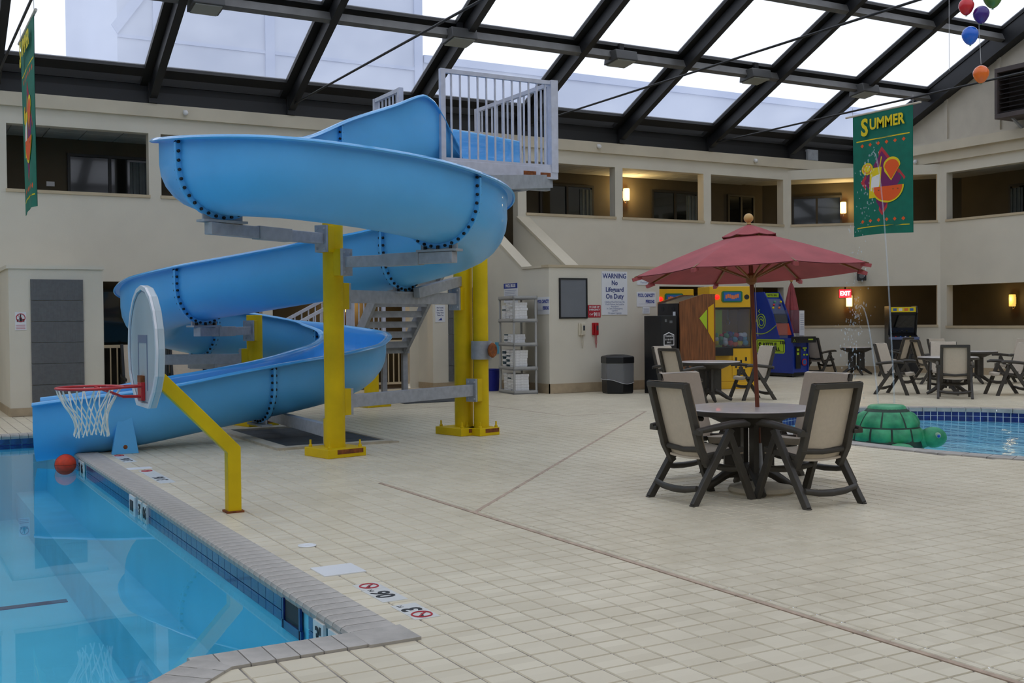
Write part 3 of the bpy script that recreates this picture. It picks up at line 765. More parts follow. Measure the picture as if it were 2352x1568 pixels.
def ringpts(i, off=0.0):
    d, r = frame(i); pr = profile(wallh(i,-1), wallh(i,1)); out = []; n = len(pr)
    for k, (x, z) in enumerate(pr):
        if off:
            x0, z0 = pr[max(k-1,0)]; x1, z1 = pr[min(k+1,n-1)]; tx, tz = x1-x0, z1-z0; L = math.hypot(tx,tz) or 1
            x, z = x+tz/L*off, z-tx/L*off
        out.append(path[i]-SO+r*x+Vector((0,0,z)))
    return out
def flume(i0, i1):
    mb = MB(); n = len(profile(HW,HW)); vs = []; fs = []; N = i1-i0+1
    for i in range(i0, i1+1): vs += ringpts(i, TH)      # outer skin
    for i in range(i0, i1+1): vs += ringpts(i, 0)       # inner skin
    o = N*n
    for j in range(N-1):
        for k in range(n-1):
            a = j*n+k; fs.append((a, a+n, a+n+1, a+1))
    no = len(fs)
    for j in range(N-1):
        for k in range(n-1):
            a = o+j*n+k; fs.append((a, a+1, a+n+1, a+n))
    ni = len(fs)-no
    for j in range(N-1):
        for k in (0, n-1): a = j*n+k; fs.append((a, o+a, o+a+n, a+n) if k == 0 else (a, a+n, o+a+n, o+a))
    for j in (0, N-1):
        for k in range(n-1): a = j*n+k; fs.append((a, a+1, o+a+1, o+a) if j == 0 else (a, o+a, o+a+1, a+1))
    mb.add(vs, fs); mb.mi = [0]*no+[1]*ni+[0]*(len(fs)-no-ni)
    return mb
JO = [2, 4, 6, 8, 11, 14, 17, 20, 22.5, 26.4]          # joints (control point indices)
cuts = [0]+[int(j*PER) for j in JO]+[NPATH-1]
secs = []
for a, b in zip(cuts[:-1], cuts[1:]):
    secs.append(obj('flume_section', flume(a, b), ['slide_blue','slide_blue_inside'], slide, smooth=50))
bolt_me = MB().lathe([(.0,0),(.016,0),(.016,.02),(.009,.024),(0,.024)], 8, cap=False).mesh('bolt'); bolt_me.materials.append(MATS['bolt_dark'])
for si, j in enumerate(JO[1:]):
    i = int(j*PER); d, r = frame(i); A = ringpts(i, TH*.5); B = ringpts(i, TH+.055); n = len(A); mb = MB(); vs = []; fs = []
    for k in range(2, n-2): vs += [A[k]-d*.016, B[k]-d*.016, B[k]+d*.016, A[k]+d*.016]
    m_ = n-4
    for k in range(m_-1):
        for q in range(4): fs.append((k*4+q, (k+1)*4+q, (k+1)*4+(q+1)%4, k*4+(q+1)%4))
    fs += [(0,1,2,3), tuple((m_-1)*4+q for q in (3,2,1,0))]
    fl = obj('flange', mb.add(vs, fs), 'slide_blue', slide)
    # bolts around the flange
    Cc = ringpts(i, TH+.03); pts = [Cc[k] for k in range(4, n-4)]; L = [0]
    for k in range(1, len(pts)): L.append(L[-1]+(pts[k]-pts[k-1]).length)
    nb = int(L[-1]/.085)
    for q in range(nb+1):
        s_at = L[-1]*q/nb; k = max(kk for kk in range(len(L)) if L[kk] <= s_at+1e-9); k = min(k, len(pts)-2)
        t = (s_at-L[k])/max(L[k+1]-L[k],1e-6); p = pts[k].lerp(pts[k+1], t)
        for sg in (1, -1):
            o = bpy.data.objects.new('bolt', bolt_me); COL.objects.link(o); o.parent = fl; o.location = p+d*.016*sg
            o.rotation_euler = (d*sg).to_track_quat('Z','Y').to_euler()
# posts and steelwork
def post(x, y, h, r, label, plate=.5, square=True):
    p = obj('support_post', MB().lathe([(r,.0),(r,h),(r*.96,h+.004)], 28, (x-SO.x,y-SO.y,0)), 'yellow_paint', slide, smooth=40)
    if plate:
        a = math.radians(12); e_ = Vector((math.cos(a),math.sin(a),0)); n_ = Vector((-math.sin(a),math.cos(a),0)); c = Vector((x-SO.x,y-SO.y,.05))
        bp = obj('base_plate', MB().obox(c, e_, n_, (0,0,1), plate/2, plate/2, .05), 'yellow_paint', p, bevel=.006)
        for i_ in (-1,1):
            for j_ in (-1,1):
                q = c+e_*i_*plate*.4+n_*j_*plate*.4
                obj('anchor_bolt', MB().lathe([(.022,.05),(.022,.075),(.012,.08),(.012,.13)], 8, tuple(q)), 'yellow_paint', p)
        obj('rust_patch', MB().obox(c-n_*(plate/2+.001)+e_*.04+Vector((0,0,.015)), e_, n_, (0,0,1), plate*.34, .0015, .025), 'rust', p)
    return p
P1, P2, P2B, P3, P4 = (4.43,11.87), (6.88,12.95), (6.75,13.2), (4.78,16.12), (7.57,18.42)
q1 = post(*P1, 2.62, .115, ''); q2 = post(*P2, 2.42, .10, '', .34); q2b = post(*P2B, 3.42, .125, '', .55); q3 = post(*P3, 1.62, .115, ''); q4 = post(*P4, 1.05, .13, '')
def L3(p, z): return Vector((p[0]-SO.x, p[1]-SO.y, z))
def arm(a, za, b, zb, w=.10, h=.13, m='steel_galv', nm='support_arm'):
    return obj(nm, MB().bar(L3(a,za), L3(b,zb), w, h), m, slide, bevel=.006)
def saddle(i, wd=.5):     # galvanised saddle plate under a flange
    d, r = frame(i); c = path[i]-SO+Vector((0,0,-.09))
    o = obj('saddle', MB().obox(c, r, d, (0,0,1), wd/2, .07, .012).obox(c+Vector((0,0,.05)), r, d, (0,0,1), wd/2*.9, .012, .045), 'steel_grey_paint', slide)
    for s in (-.16,0,.16): obj('bolt', MB().lathe([(.018,-.02),(.018,.02)], 8, tuple(c+r*s+d*-.03+Vector((0,0,.03)))), 'bolt_dark', o)
i8, i11, i14, i17, i20, i25 = [int(j*PER) for j in (8,11,14,17,20,26.4)]
for i in (i8,i11,i14,i17,i20,i25): saddle(i)
def bracket(p, toward, z):
    v = Vector((toward[0]-p[0], toward[1]-p[1], 0)).normalized(); c = L3(p, z)+v*.13; n_ = Vector((-v.y,v.x,0))
    o = obj('bracket', MB().obox(c, v, n_, (0,0,1), .05, .085, .15), 'yellow_paint', slide, bevel=.005)
    c2 = c+v*.07
    obj('clamp_plate', MB().obox(c2, v, n_, (0,0,1), .018, .08, .15), 'steel_galv', o)
    for dz in (-.11,.11):
        for s in (-.05,.05): obj('bolt', MB().lathe([(.02,-.012),(.02,.012)], 8, tuple(c2+n_*s+Vector((0,0,dz))+v*.012)), 'steel_galv', o)
    return c2
def pxy(i): return (path[i].x, path[i].y)
for p, i in ((P1,i8),(P1,i11),(P3,i17),(P3,i20)):
    z = path[i].z-.165; bracket(p, pxy(i), z)
    v = Vector((pxy(i)[0]-p[0], pxy(i)[1]-p[1], 0)).normalized(); e_ = (pxy(i)[0]+v.x*.2, pxy(i)[1]+v.y*.2)
    arm((p[0]+v.x*.2, p[1]+v.y*.2), z, e_, z, .10, .12)
    mid = (p[0]+v.x*.75, p[1]+v.y*.75); obj('splice_sleeve', MB().bar(L3(mid,z), L3((mid[0]+v.x*.5,mid[1]+v.y*.5),z), .116, .136), 'steel_grey_paint', slide, bevel=.004)
for pa, pb, za, zb in ((P1,P2B,1.80,1.80),(P1,P2,.60,.60),(P1,P3,.26,.20),(P3,(3.2,16.9),.98,.98)):
    arm(pa, za, pb, zb, .09, .15, nm='cross_beam')
    for p, q in ((pa,pb),(pb,pa)):
        if p in (P1,P2,P2B,P3): bracket(p, q, za if p is pa else zb)
arm(P2B, 2.05, (5.75,12.5), 1.86, .09, .13)
# blue foot at the pool edge and valve on the pipe post
ft = obj('support_leg', MB().prism([(-.15,0),(.15,0),(.08,.42),(-.08,.42)], -.03, .03, 'y'), 'slide_blue', slide, loc=tuple(L3((2.43,13.42),0)), bevel=.004)
obj('rust_patch', MB().disc((0,.08), .025, -.032, -.03, 12, 'y'), 'rust', ft)
obj('support_leg', MB().prism([(-.13,0),(.13,0),(.07,.4),(-.07,.4)], -.03, .03, 'y'), 'slide_blue', slide, loc=tuple(L3((2.3,14.1),0)))
vb = obj('valve', MB().lathe([(.14,-.12),(.14,.12)], 16, tuple(L3((6.88,12.93),1.12))), 'steel_galv', slide, smooth=40)
hv = MB().lathe([(.02,0),(.085,.005),(.1,.03),(.085,.05),(.02,.04)], 14); 
o = obj('hand_wheel', hv, 'rust', vb, smooth=40); o.location = tuple(L3((6.93,12.77),1.12)); o.rotation_euler = (PI/2,0,.5)

# ------------------------------------------------------------------ slide tower
tw = thing('slide_tower', 'grey steel platform and open stair giving access to the top of the slide', 'stair tower', (8.1,16,0))
TO = Vector((8.1,16,0))
def tb(*a): return MB().box(a[0]-8.1,a[1]-8.1,a[2]-16,a[3]-16,a[4],a[5])
DZ = 3.78
obj('deck', tb(7.14,9.06,14.62,17.1,DZ-.02,DZ+.02), 'deck_sheet', tw)
dk = obj('edge_beam', tb(7.1,9.12,14.56,14.64,DZ-.10,DZ+.08), 'rail_white', tw, bevel=.005)
obj('rust_patch', tb(8.5,8.72,14.555,14.56,DZ-.06,DZ+.0), 'rust', dk); obj('rust_patch', tb(8.8,8.98,14.555,14.56,DZ-.07,DZ-.01), 'rust', dk)
obj('edge_beam', tb(9.02,9.1,14.6,17.1,DZ-.10,DZ+.08), 'rail_white', tw, bevel=.005)
obj('edge_beam', tb(7.1,7.18,16.2,17.1,DZ-.10,DZ+.08), 'rail_white', tw)
obj('under_beam', MB().bar((6.78-8.1,13.3-16,DZ-.42), (9.05-8.1,14.7-16,DZ-.12), .1, .2), 'steel_grey_paint', tw)
obj('under_beam', tb(6.7,9.06,14.7,14.82,DZ-.26,DZ-.1), 'steel_grey_paint', tw)
obj('under_beam', MB().bar((7.57-8.1,18.42-16,DZ-.3), (8.9-8.1,14.8-16,DZ-.12), .1, .2), 'steel_grey_paint', tw)
def railing(p0, p1, z0, z1, hgt, nb, post_r=.035):
    p0 = Vector((*p0,z0))-TO; p1 = Vector((*p1,z1))-TO; U = Vector((0,0,1))
    obj('top_rail', MB().bar(p0+U*hgt, p1+U*hgt, .06, .06), 'rail_white', tw)
    obj('bottom_rail', MB().bar(p0+U*.1, p1+U*.1, .05, .04), 'rail_white', tw)
    for p in (p0, p1): obj('rail_post', MB().bar(p, p+U*(hgt+.03), .075, .075), 'rail_white', tw)
    for k in range(1, nb):
        q = p0.lerp(p1, k/nb); obj('baluster', MB().bar(q+U*.1, q+U*hgt, .024, .024), 'rail_white', tw)
railing((7.16,14.6), (9.06,14.6), DZ, DZ, 1.38, 13)
railing((9.06,14.6), (9.06,17.1), DZ, DZ, 1.38, 14)
railing((7.16,16.1), (7.16,17.1), DZ, DZ, 1.38, 7)
obj('rail_post', tb(9.0,9.12,14.55,14.67,DZ,DZ+1.42), 'rail_white', tw)
# upper flight: from the landing (z 1.0) up towards the viewer
LZ = 1.02
y_b, y_t = 20.3, 17.1; xs0, xs1 = 7.95, 9.05; N = 14
for x in (xs0, xs1): obj('stringer', MB().bar((x-8.1,y_b-16,LZ-.05), (x-8.1,y_t-16,DZ-.1), .06, .26), 'steel_grey_paint', tw)
for k in range(N):
    yy = y_b+(y_t-y_b)*(k+.5)/N; z = LZ+(DZ-LZ)*(k+.5)/N
    obj('tread', tb(xs0+.03,xs1-.03,yy-.13,yy+.13,z-.04,z).add(tb(xs0+.03,xs1-.03,yy+.11,yy+.13,z-.12,z-.04).v,[(0,3,2,1),(4,5,6,7),(0,1,5,4),(1,2,6,5),(2,3,7,6),(3,0,4,7)]).add(tb(xs0+.03,xs1-.03,yy-.13,yy-.11,z-.12,z-.04).v,[(0,3,2,1),(4,5,6,7),(0,1,5,4),(1,2,6,5),(2,3,7,6),(3,0,4,7)]), 'steel_grey_paint', tw)
for x in (xs0, xs1):
    obj('handrail', MB().tube([(x-8.1,y_b-16,LZ+.95),(x-8.1,y_t-16,DZ+.95)], .025, 8), 'rail_white', tw, smooth=50)
    for q_ in (0,.5): obj('rail_post', MB().bar((x-8.1,y_b+(y_t-y_b)*q_-16,LZ+(DZ-LZ)*q_), (x-8.1,y_b+(y_t-y_b)*q_-16,LZ+(DZ-LZ)*q_+.95), .05, .05), 'rail_white', tw)
obj('landing', tb(7.9,9.15,20.25,21.5,LZ-.14,LZ), 'steel_grey_paint', tw)
for x in (7.95,9.1):
    for yy in (20.4,21.45): obj('tower_leg', tb(x-.05,x+.05,yy-.05,yy+.05,0,LZ-.1), 'steel_grey_paint', tw)
obj('tower_leg', tb(8.98,9.08,17.0,17.1,0,DZ), 'steel_grey_paint', tw)
for yy in (20.35,21.45):
    obj('stringer', MB().bar((5.9-8.1,yy-16,.05), (7.9-8.1,yy-16,LZ-.05), .06, .24), 'steel_grey_paint', tw)
    railing((5.9,yy), (7.9,yy), 0, LZ, 1.0, 14)
for k in range(6):
    xx = 5.9+2.0*(k+.5)/6; z = LZ*(k+.7)/6; obj('tread', tb(xx-.15,xx+.15,20.35,21.45,z-.045,z), 'steel_grey_paint', tw)
railing((7.9,21.45), (9.1,21.45), LZ, LZ, 1.0, 11)

# ------------------------------------------------------------------ basketball hoop
hp = thing('basketball_hoop', 'poolside basketball hoop with grey fan backboard on a bent yellow post', 'basketball hoop', (2.41,8.77,0))
sq = .065
def sweep_sq(pts, w, h):      # bent square tube in the XZ plane
    mb = MB(); V = []; n = len(pts)
    for i,(x,z) in enumerate(pts):
        if i == 0: t = Vector((pts[1][0]-x,0,pts[1][1]-z))
        elif i == n-1: t = Vector((x-pts[-2][0],0,z-pts[-2][1]))
        else: t = Vector((pts[i+1][0]-x,0,pts[i+1][1]-z)).normalized()+Vector((x-pts[i-1][0],0,z-pts[i-1][1])).normalized()
        t.normalize(); nn = Vector((-t.z,0,t.x)); k = 1.0
        if 0 < i < n-1:
            a = Vector((pts[i+1][0]-x,0,pts[i+1][1]-z)).normalized().dot(t); k = 1/max(.5,a)
        V += [Vector((x,-w/2,z))-nn*h/2*k, Vector((x,w/2,z))-nn*h/2*k, Vector((x,w/2,z))+nn*h/2*k, Vector((x,-w/2,z))+nn*h/2*k]
    F = [(0,1,2,3), tuple((n-1)*4+q for q in (3,2,1,0))]
    for i in range(n-1):
        for q in range(4): F.append((i*4+q, (i+1)*4+q, (i+1)*4+(q+1)%4, i*4+(q+1)%4))
    return mb.add(V, F)
obj('post', sweep_sq([(0,0),(0,.50),(-.60,1.12)], .105, .105), 'yellow_paint', hp, bevel=.005)
obj('base_collar', MB().box(-.07,.07,-.07,.07,0,.015), 'rust', hp)
# fan-shaped board: outline in local (y,z), plane x = -.58
def fan(s):
    pts = []
    for y, z in [(-.22,.87),(-.40,1.0),(-.50,1.12),(-.53,1.28)]: pts.append((y,z))
    for k in range(11):
        a = PI-PI*k/10; pts.append((.53*math.cos(a), 1.32+.48*math.sin(a)))
    for y, z in [(.53,1.28),(.50,1.12),(.40,1.0),(.22,.87)]: pts.append((y,z))
    cz = 1.32; return [(y*s, cz+(z-cz)*s) for y,z in pts]
bd = obj('backboard', MB().prism(fan(1.0), -.60, -.545, 'x'), 'backboard', hp, bevel=.012, loc=(-.08,0,0))
F0, F1 = fan(1.0), fan(.93); nF = len(F0); mb = MB()
vs = [(-.612,y,z) for y,z in F0]+[(-.612,y,z) for y,z in F1]+[(-.595,y,z) for y,z in F0]+[(-.595,y,z) for y,z in F1]; fs = []
for k in range(nF):
    j = (k+1) % nF
    fs += [(k,nF+k,nF+j,j),(2*nF+k,k,j,2*nF+j),(nF+k,3*nF+k,3*nF+j,nF+j)]
obj('board_rim', mb.add(vs, fs), 'backboard_rim', bd)
F0, F1 = fan(.92), fan(.90); mb = MB()
vs = [(-.602,y,z) for y,z in F0]+[(-.602,y,z) for y,z in F1]; fs = [(k,nF+k,nF+(k+1)%nF,(k+1)%nF) for k in range(nF)]
obj('board_line', mb.add(vs, fs), 'board_line', bd)
mb = MB().box(-.603,-.6,-.17,.17,1.36,1.42).box(-.603,-.6,-.17,-.15,1.0,1.36).box(-.603,-.6,.15,.17,1.0,1.36)
obj('target_square', mb, 'board_line', bd)
obj('mount_plate', MB().box(-.71,-.68,-.07,.07,.92,1.06), 'hoop_red', hp, bevel=.004)
obj('rust_patch', MB().box(-.712,-.68,-.06,.06,1.06,1.11), 'rust', hp)
hz, hr, hx = 1.03, .235, -1.07
rim = MB().tube([(hx+hr*math.cos(2*PI*k/40), hr*math.sin(2*PI*k/40), hz) for k in range(40)], .011, 8, closed=True)
for s in (-1,1): rim.tube([(-.70,s*.06,hz),(hx+hr*.62,s*hr*.72,hz)], .009, 6).tube([(-.70,s*.05,.95),(-.84,s*.06,.955),(hx+hr*.3,s*hr*.93,hz-.005)], .009, 6)
obj('rim', rim, 'hoop_red', hp, smooth=60)
net = MB(); NS = 12; rows = [(hr,hz),(.215,hz-.04),(.165,hz-.135),(.135,hz-.19),(.118,hz-.245),(.115,hz-.30),(.125,hz-.355)]
for k in range(NS):
    for sg in (1,-1):
        pts = []
        for j,(r,z) in enumerate(rows):
            tw_ = 0 if j == 0 else (.08 if j == 1 else (.5 if j == 2 else .5+.5*(j-2)*1.0))
            a = 2*PI*(k+sg*tw_*.5)/NS
            sway = -.012*math.sin(j*.9); pts.append((hx+r*math.cos(a)+sway, r*math.sin(a), z+(.012*math.sin(3*a) if j > 4 else 0)))
        net.tube(pts, .0052, 5)
obj('net', net, 'net_white', hp, smooth=60)
# ball floating by the edge
ball = thing('basketball', 'orange red ball floating in the pool beside the slide end', 'ball', (1.77,13.35,WZ+.06))
obj('skin', MB().sph((0,0,0), .115, 24, 16), 'ball_red', ball, smooth=60)
mb = MB(); mb.tube([(.1155*math.cos(2*PI*k/32), .1155*math.sin(2*PI*k/32), 0) for k in range(32)], .0016, 5, closed=True)
mb.tube([(.1155*math.cos(2*PI*k/32), 0, .1155*math.sin(2*PI*k/32)) for k in range(32)], .0016, 5, closed=True); obj('seam', mb, 'seam_black', ball)

# ------------------------------------------------------------------ patio furniture
def make_chair(name='patio_chair'):
    t = thing(name, 'x', 'chair'); W = .27
    for s in (-1,1):
        y = s*W
        obj('leg', MB().bar((.11,y,.60), (-.30,y*1.08,0), .045, .06, (1,0,0)).box(-.33,-.265,y*1.08-.024,y*1.08+.024,0,.012), 'resin_charcoal', t, bevel=.006)
        obj('leg', MB().bar((.09,y*.9,.60), (.34,y*.97,0), .045, .06, (1,0,0)).box(.31,.37,y*.97-.024,y*.97+.024,0,.012), 'resin_charcoal', t, bevel=.006)
        obj('armrest', MB().tube([(-.27,y*1.12,.60),(-.15,y*1.12,.615),(.08,y*1.12,.64),(.22,y*1.12,.645),(.28,y*1.10,.63)], [.024,.028,.032,.030,.020], 8), 'resin_charcoal', t, smooth=60)
        obj('back_post', MB().bar((-.10,y*.86,.30), (-.19,y*.86,.46), .055, .05, (1,0,0)).bar((-.185,y*.86,.45), (-.28,y*.86,.79), .055, .05, (1,0,0)).bar((-.277,y*.86,.775), (-.335,y*.84,.985), .055, .05, (1,0,0)), 'resin_charcoal', t, bevel=.006)
        obj('seat_rail', MB().bar((-.16,y*.86,.38), (.26,y*.86,.42), .045, .045), 'resin_charcoal', t, bevel=.006)
        obj('knob', MB().bar((-.25,y*.9,.585), (-.25,y*1.24,.585), .035, .035), 'resin_charcoal', t, bevel=.006)
    obj('top_rail', MB().bar((-.335,-W*.92,.965), (-.335,W*.92,.965), .05, .05, (0,0,1)), 'resin_charcoal', t, bevel=.008)
    obj('lower_rail', MB().tube([(-.17,-W*.82,.44),(-.16,0,.425),(-.17,W*.82,.44)], .024, 8), 'resin_charcoal', t, smooth=60)
    def cross(x, z, dx): return MB().tube([(x,-W*1.0,z),(x+dx,-W*.5,z-.022),(x+dx*1.2,0,z-.028),(x+dx,W*.5,z-.022),(x,W*1.0,z)], [.024,.028,.03,.028,.024], 8)
    obj('stretcher', cross(-.245,.135,-.02), 'resin_charcoal', t, smooth=60)
    obj('stretcher', cross(.22,.27,.02), 'resin_charcoal', t, smooth=60)
    # sling seat and back
    prof = [(.29,.385),(.27,.425),(.2,.43),(.05,.405),(-.08,.385),(-.15,.37)]
    mb = MB(); vs = []; n = len(prof); ny = 6
    for dz in (.008,-.008):
        for (x,z) in prof:
            for k in range(ny+1): yy = -W*.80+2*W*.80*k/ny; vs.append((x,yy,z+dz-.014*(1-(yy/(W*.8))**2)))
    fs = []; M_ = n*(ny+1)
    for j in range(n-1):
        for k in range(ny):
            a = j*(ny+1)+k; fs += [(a,a+ny+1,a+ny+2,a+1),(M_+a,M_+a+1,M_+a+ny+2,M_+a+ny+1)]
    for k in range(ny): fs += [(k,k+1,M_+k+1,M_+k),((n-1)*(ny+1)+k,M_+(n-1)*(ny+1)+k,M_+(n-1)*(ny+1)+k+1,(n-1)*(ny+1)+k+1)]
    obj('seat', mb.add(vs, fs), 'sling_taupe', t, smooth=50)
    prof = [(-.11,.36),(-.142,.45),(-.195,.62),(-.245,.80),(-.288,.94),(-.302,.985),(-.34,.995)]
    mb = MB(); vs = []; n = len(prof)
    for dx in (.008,-.008):
        for (x,z) in prof:
            for k in range(ny+1): yy = -W*.90+2*W*.90*k/ny; vs.append((x+dx-.016*(1-(yy/(W*.9))**2),yy,z))
    fs = []; M_ = n*(ny+1)
    for j in range(n-1):
        for k in range(ny):
            a = j*(ny+1)+k; fs += [(a,a+1,a+ny+2,a+ny+1),(M_+a,M_+a+ny+1,M_+a+ny+2,M_+a+1)]
    for k in range(ny): fs += [(k,M_+k,M_+k+1,k+1),((n-1)*(ny+1)+k,(n-1)*(ny+1)+k+1,M_+(n-1)*(ny+1)+k+1,M_+(n-1)*(ny+1)+k)]
    obj('backrest', mb.add(vs, fs), 'sling_taupe', t, smooth=50)
    return t
ch0 = make_chair(); first_chair = [True]
def chair(x, y, rz, label):
    if first_chair[0]: c = ch0; first_chair[0] = False
    else: c = copy_tree(ch0)
    c.location = (x,y,0); c.rotation_euler = (0,0,math.radians(rz)); tag(c, label, 'chair', 'sling patio chairs on the deck')
    return c
def make_table(label, x, y, r=.56, rz=20):
    t = thing('patio_table', label, 'table', (x,y,0), math.radians(rz), 'round patio tables')
    obj('table_top', MB().lathe([(.0,.700),(r-.02,.700),(r,.706),(r,.722),(r-.012,.731),(.02,.733),(.0,.733)], 48, cap=False), 'table_top', t, smooth=35)
    obj('edge_band', MB().lathe([(r-.03,.675),(r+.004,.685),(r+.006,.718),(r,.722),(r-.02,.70)], 48, cap=False), 'resin_charcoal', t, smooth=35)
    obj('apron', MB().lathe([(.12,.56),(.25,.60),(.40,.67),(.42,.70),(.10,.70)], 32, cap=False), 'resin_charcoal', t, smooth=50)
    for k in range(4):
        a = PI/2*k+PI/4; d = Vector((math.cos(a),math.sin(a),0)); u = Vector((0,0,1))
        mb = MB().obox(d*.15+u*.36, d, Vector((-d.y,d.x,0)), u, .07, .022, .24)
        mb.tube([d*.10+u*.20, d*.22+u*.14, d*.34+u*.06, d*.42+u*.025], [.045,.042,.036,.025], 8)
        obj('leg', mb, 'resin_charcoal', t, smooth=45)
    obj('hub', MB().lathe([(.10,.16),(.11,.20),(.09,.24),(.03,.24)], 20), 'resin_charcoal', t, smooth=45)
    return t
T1 = (6.56,7.38)
make_table('round grey patio table under the open red umbrella', *T1)
chair(5.93,7.28,0,'patio chair left of the umbrella table, its back turned to the viewer')
chair(6.58,6.68,88,'patio chair nearest the viewer on the right of the umbrella table')
chair(6.68,8.14,-84,'patio chair behind the umbrella table on the left, facing the viewer')
chair(7.36,7.50,188,'patio chair behind the umbrella table on the right, beside the turtle')
# umbrella with its base
um = thing('patio_umbrella', 'open red market umbrella with wooden pole and ball finial', 'umbrella', (T1[0]+.05,T1[1]-.10,0)); um.rotation_euler = (-.06,0,0)
obj('pole', MB().tube([(0,0,.05),(0,0,2.33)], .019, 12), 'wood_pole', um, smooth=50)
R8, z_r, z_t = 1.03, 1.90, 2.32
def canopy(r0, z0, r1, z1, a_off=PI/8, sag=.02, th=.006, sub=5):
    mb = MB(); NSEG = 8; grid = {}
    def P(t, seg, u):
        a0 = a_off+2*PI*seg/NSEG; a1 = a_off+2*PI*(seg+1)/NSEG
        r = r0+(r1-r0)*t; z = z0+(z1-z0)*(t*.86+.14*t*t)
        p = Vector((r*math.cos(a0),r*math.sin(a0),z)).lerp(Vector((r*math.cos(a1),r*math.sin(a1),z)), u)
        p.z -= sag*4*u*(1-u)*t*.4; p *= 1; s = 1-.035*4*u*(1-u)*t; return Vector((p.x*s,p.y*s,p.z))
    for lay, dz in ((0,0),(1,-th)):
        for seg in range(NSEG):
            o = len(mb.v); vs = [P(i/sub,seg,j/4)+Vector((0,0,dz)) for i in range(sub+1) for j in range(5)]; fs = []
            for i in range(sub):
                for j in range(4):
                    a = i*5+j; q = (a,a+5,a+6,a+1); fs.append(q if lay == 0 else q[::-1])
            mb.add(vs, fs)
    return mb
obj('canopy', canopy(.20,2.215,R8,z_r), 'umbrella_cloth', um, smooth=25)
obj('vent_cap', canopy(.02,2.325,.25,2.225), 'umbrella_cloth', um, smooth=25)
obj('finial', MB().lathe([(.012,2.32),(.02,2.335),(.016,2.345)], 14).sph((0,0,2.385), .042, 16, 12), 'wood_finial', um, smooth=60)
for k in range(8):
    a = PI/8+2*PI*k/8; d = Vector((math.cos(a),math.sin(a),0)); u = Vector((0,0,1))
    obj('rib', MB().bar(d*.03+u*2.27, d*(R8+.01)+u*(z_r-.012), .016, .02), 'wood_rib', um)
    obj('strut', MB().bar(d*.04+u*1.86, d*.52+u*2.06, .014, .016), 'wood_rib', um)
    obj('rib_tip', MB().bar(d*(R8-.05)+u*(z_r-.01), d*(R8+.03)+u*(z_r-.03), .03, .03), 'umbrella_cloth', um)
obj('runner_hub', MB().lathe([(.02,1.80),(.045,1.82),(.05,1.88),(.03,1.90)], 16).lathe([(.02,2.20),(.05,2.21),(.05,2.28),(.02,2.30)], 16), 'wood_rib', um, smooth=45)
obj('sleeve', MB().tube([(0,0,.12),(0,0,.42)], .026, 12), 'steel_galv', um, smooth=50)
obj('pull_cord', MB().tube([(.04,0,1.85),(.05,.01,1.5),(.045,0,1.35)], .003, 5), 'string', um)
tag(obj('umbrella_base', MB().lathe([(.0,0),(.27,0),(.285,.02),(.27,.05),(.12,.075),(.05,.08),(.04,.14),(.03,.14)], 36, (T1[0]+.05,T1[1]-.095,0)), 'concrete_beige', smooth=40), 'round beige umbrella base under the red umbrella table', 'umbrella base')
# other tables
make_table('round patio table in front of the yellow crane game', 13.15,15.85,.56)
chair(12.42,15.72,5,'patio chair with its frame to the viewer left of the second table')
chair(13.05,16.75,-80,'pale patio chair behind the second table, before the wood sided game')
chair(14.1,15.75,168,'pale patio chair right of the second table, before the blue game')
make_table('small patio table by the far corner wall behind the fountain spray', 22.3,20.9,.36)
chair(21.5,21.4,2,'patio chair left of the far corner table behind the fountain spray')
chair(22.5,19.75,105,'patio chair right of the far corner table, before the black arcade cabinet')
make_table('round patio table on the right beyond the wading pool', 17.95,14.5,.56)
chair(17.25,15.15,-72,'patio chair in profile facing right, just beyond the turtle')
chair(17.25,13.78,40,'patio chair seen squarely from behind beyond the wading pool')
chair(18.75,13.75,152,'patio chair in profile facing left near the right picture edge')
chair(18.75,15.25,-140,'pale patio chair facing the viewer behind the right table')
make_table('round patio table farthest right against the wall', 21.35,16.55,.50)
chair(20.55,17.1,-30,'dark framed patio chair in profile left of the farthest right table')
chair(21.55,17.45,-95,'pale patio chair against the right wall behind the farthest table')
chair(22.05,16.1,160,'patio chair right of the farthest right table by the wall')
# folded umbrella behind the blue game
fu = thing('folded_umbrella', 'folded red umbrella standing behind the blue game', 'umbrella', (21.45,22.4,0))
obj('pole', MB().tube([(0,0,0),(0,0,2.5)], .02, 10), 'wood_pole', fu, smooth=50)
mb = MB(); vs = []; 
prof = [(.02,2.46),(.06,2.35),(.12,2.0),(.19,1.5),(.22,1.15),(.15,1.1)]
for r,z in prof:
    for k in range(32): a = 2*PI*k/32; rr = r*(1+.22*math.cos(8*a)); vs.append((rr*math.cos(a),rr*math.sin(a),z))
mb.add(vs, [(j*32+k,(j+1)*32+k,(j+1)*32+(k+1)%32,j*32+(k+1)%32) for j in range(len(prof)-1) for k in range(32)])
obj('canopy', mb, 'umbrella_cloth', fu, smooth=60)
obj('finial', MB().sph((0,0,2.53), .045, 12, 8), 'wood_finial', fu, smooth=60)
obj('foot', MB().lathe([(.24,0),(.24,.05),(.05,.08)], 24), 'concrete_beige', fu)

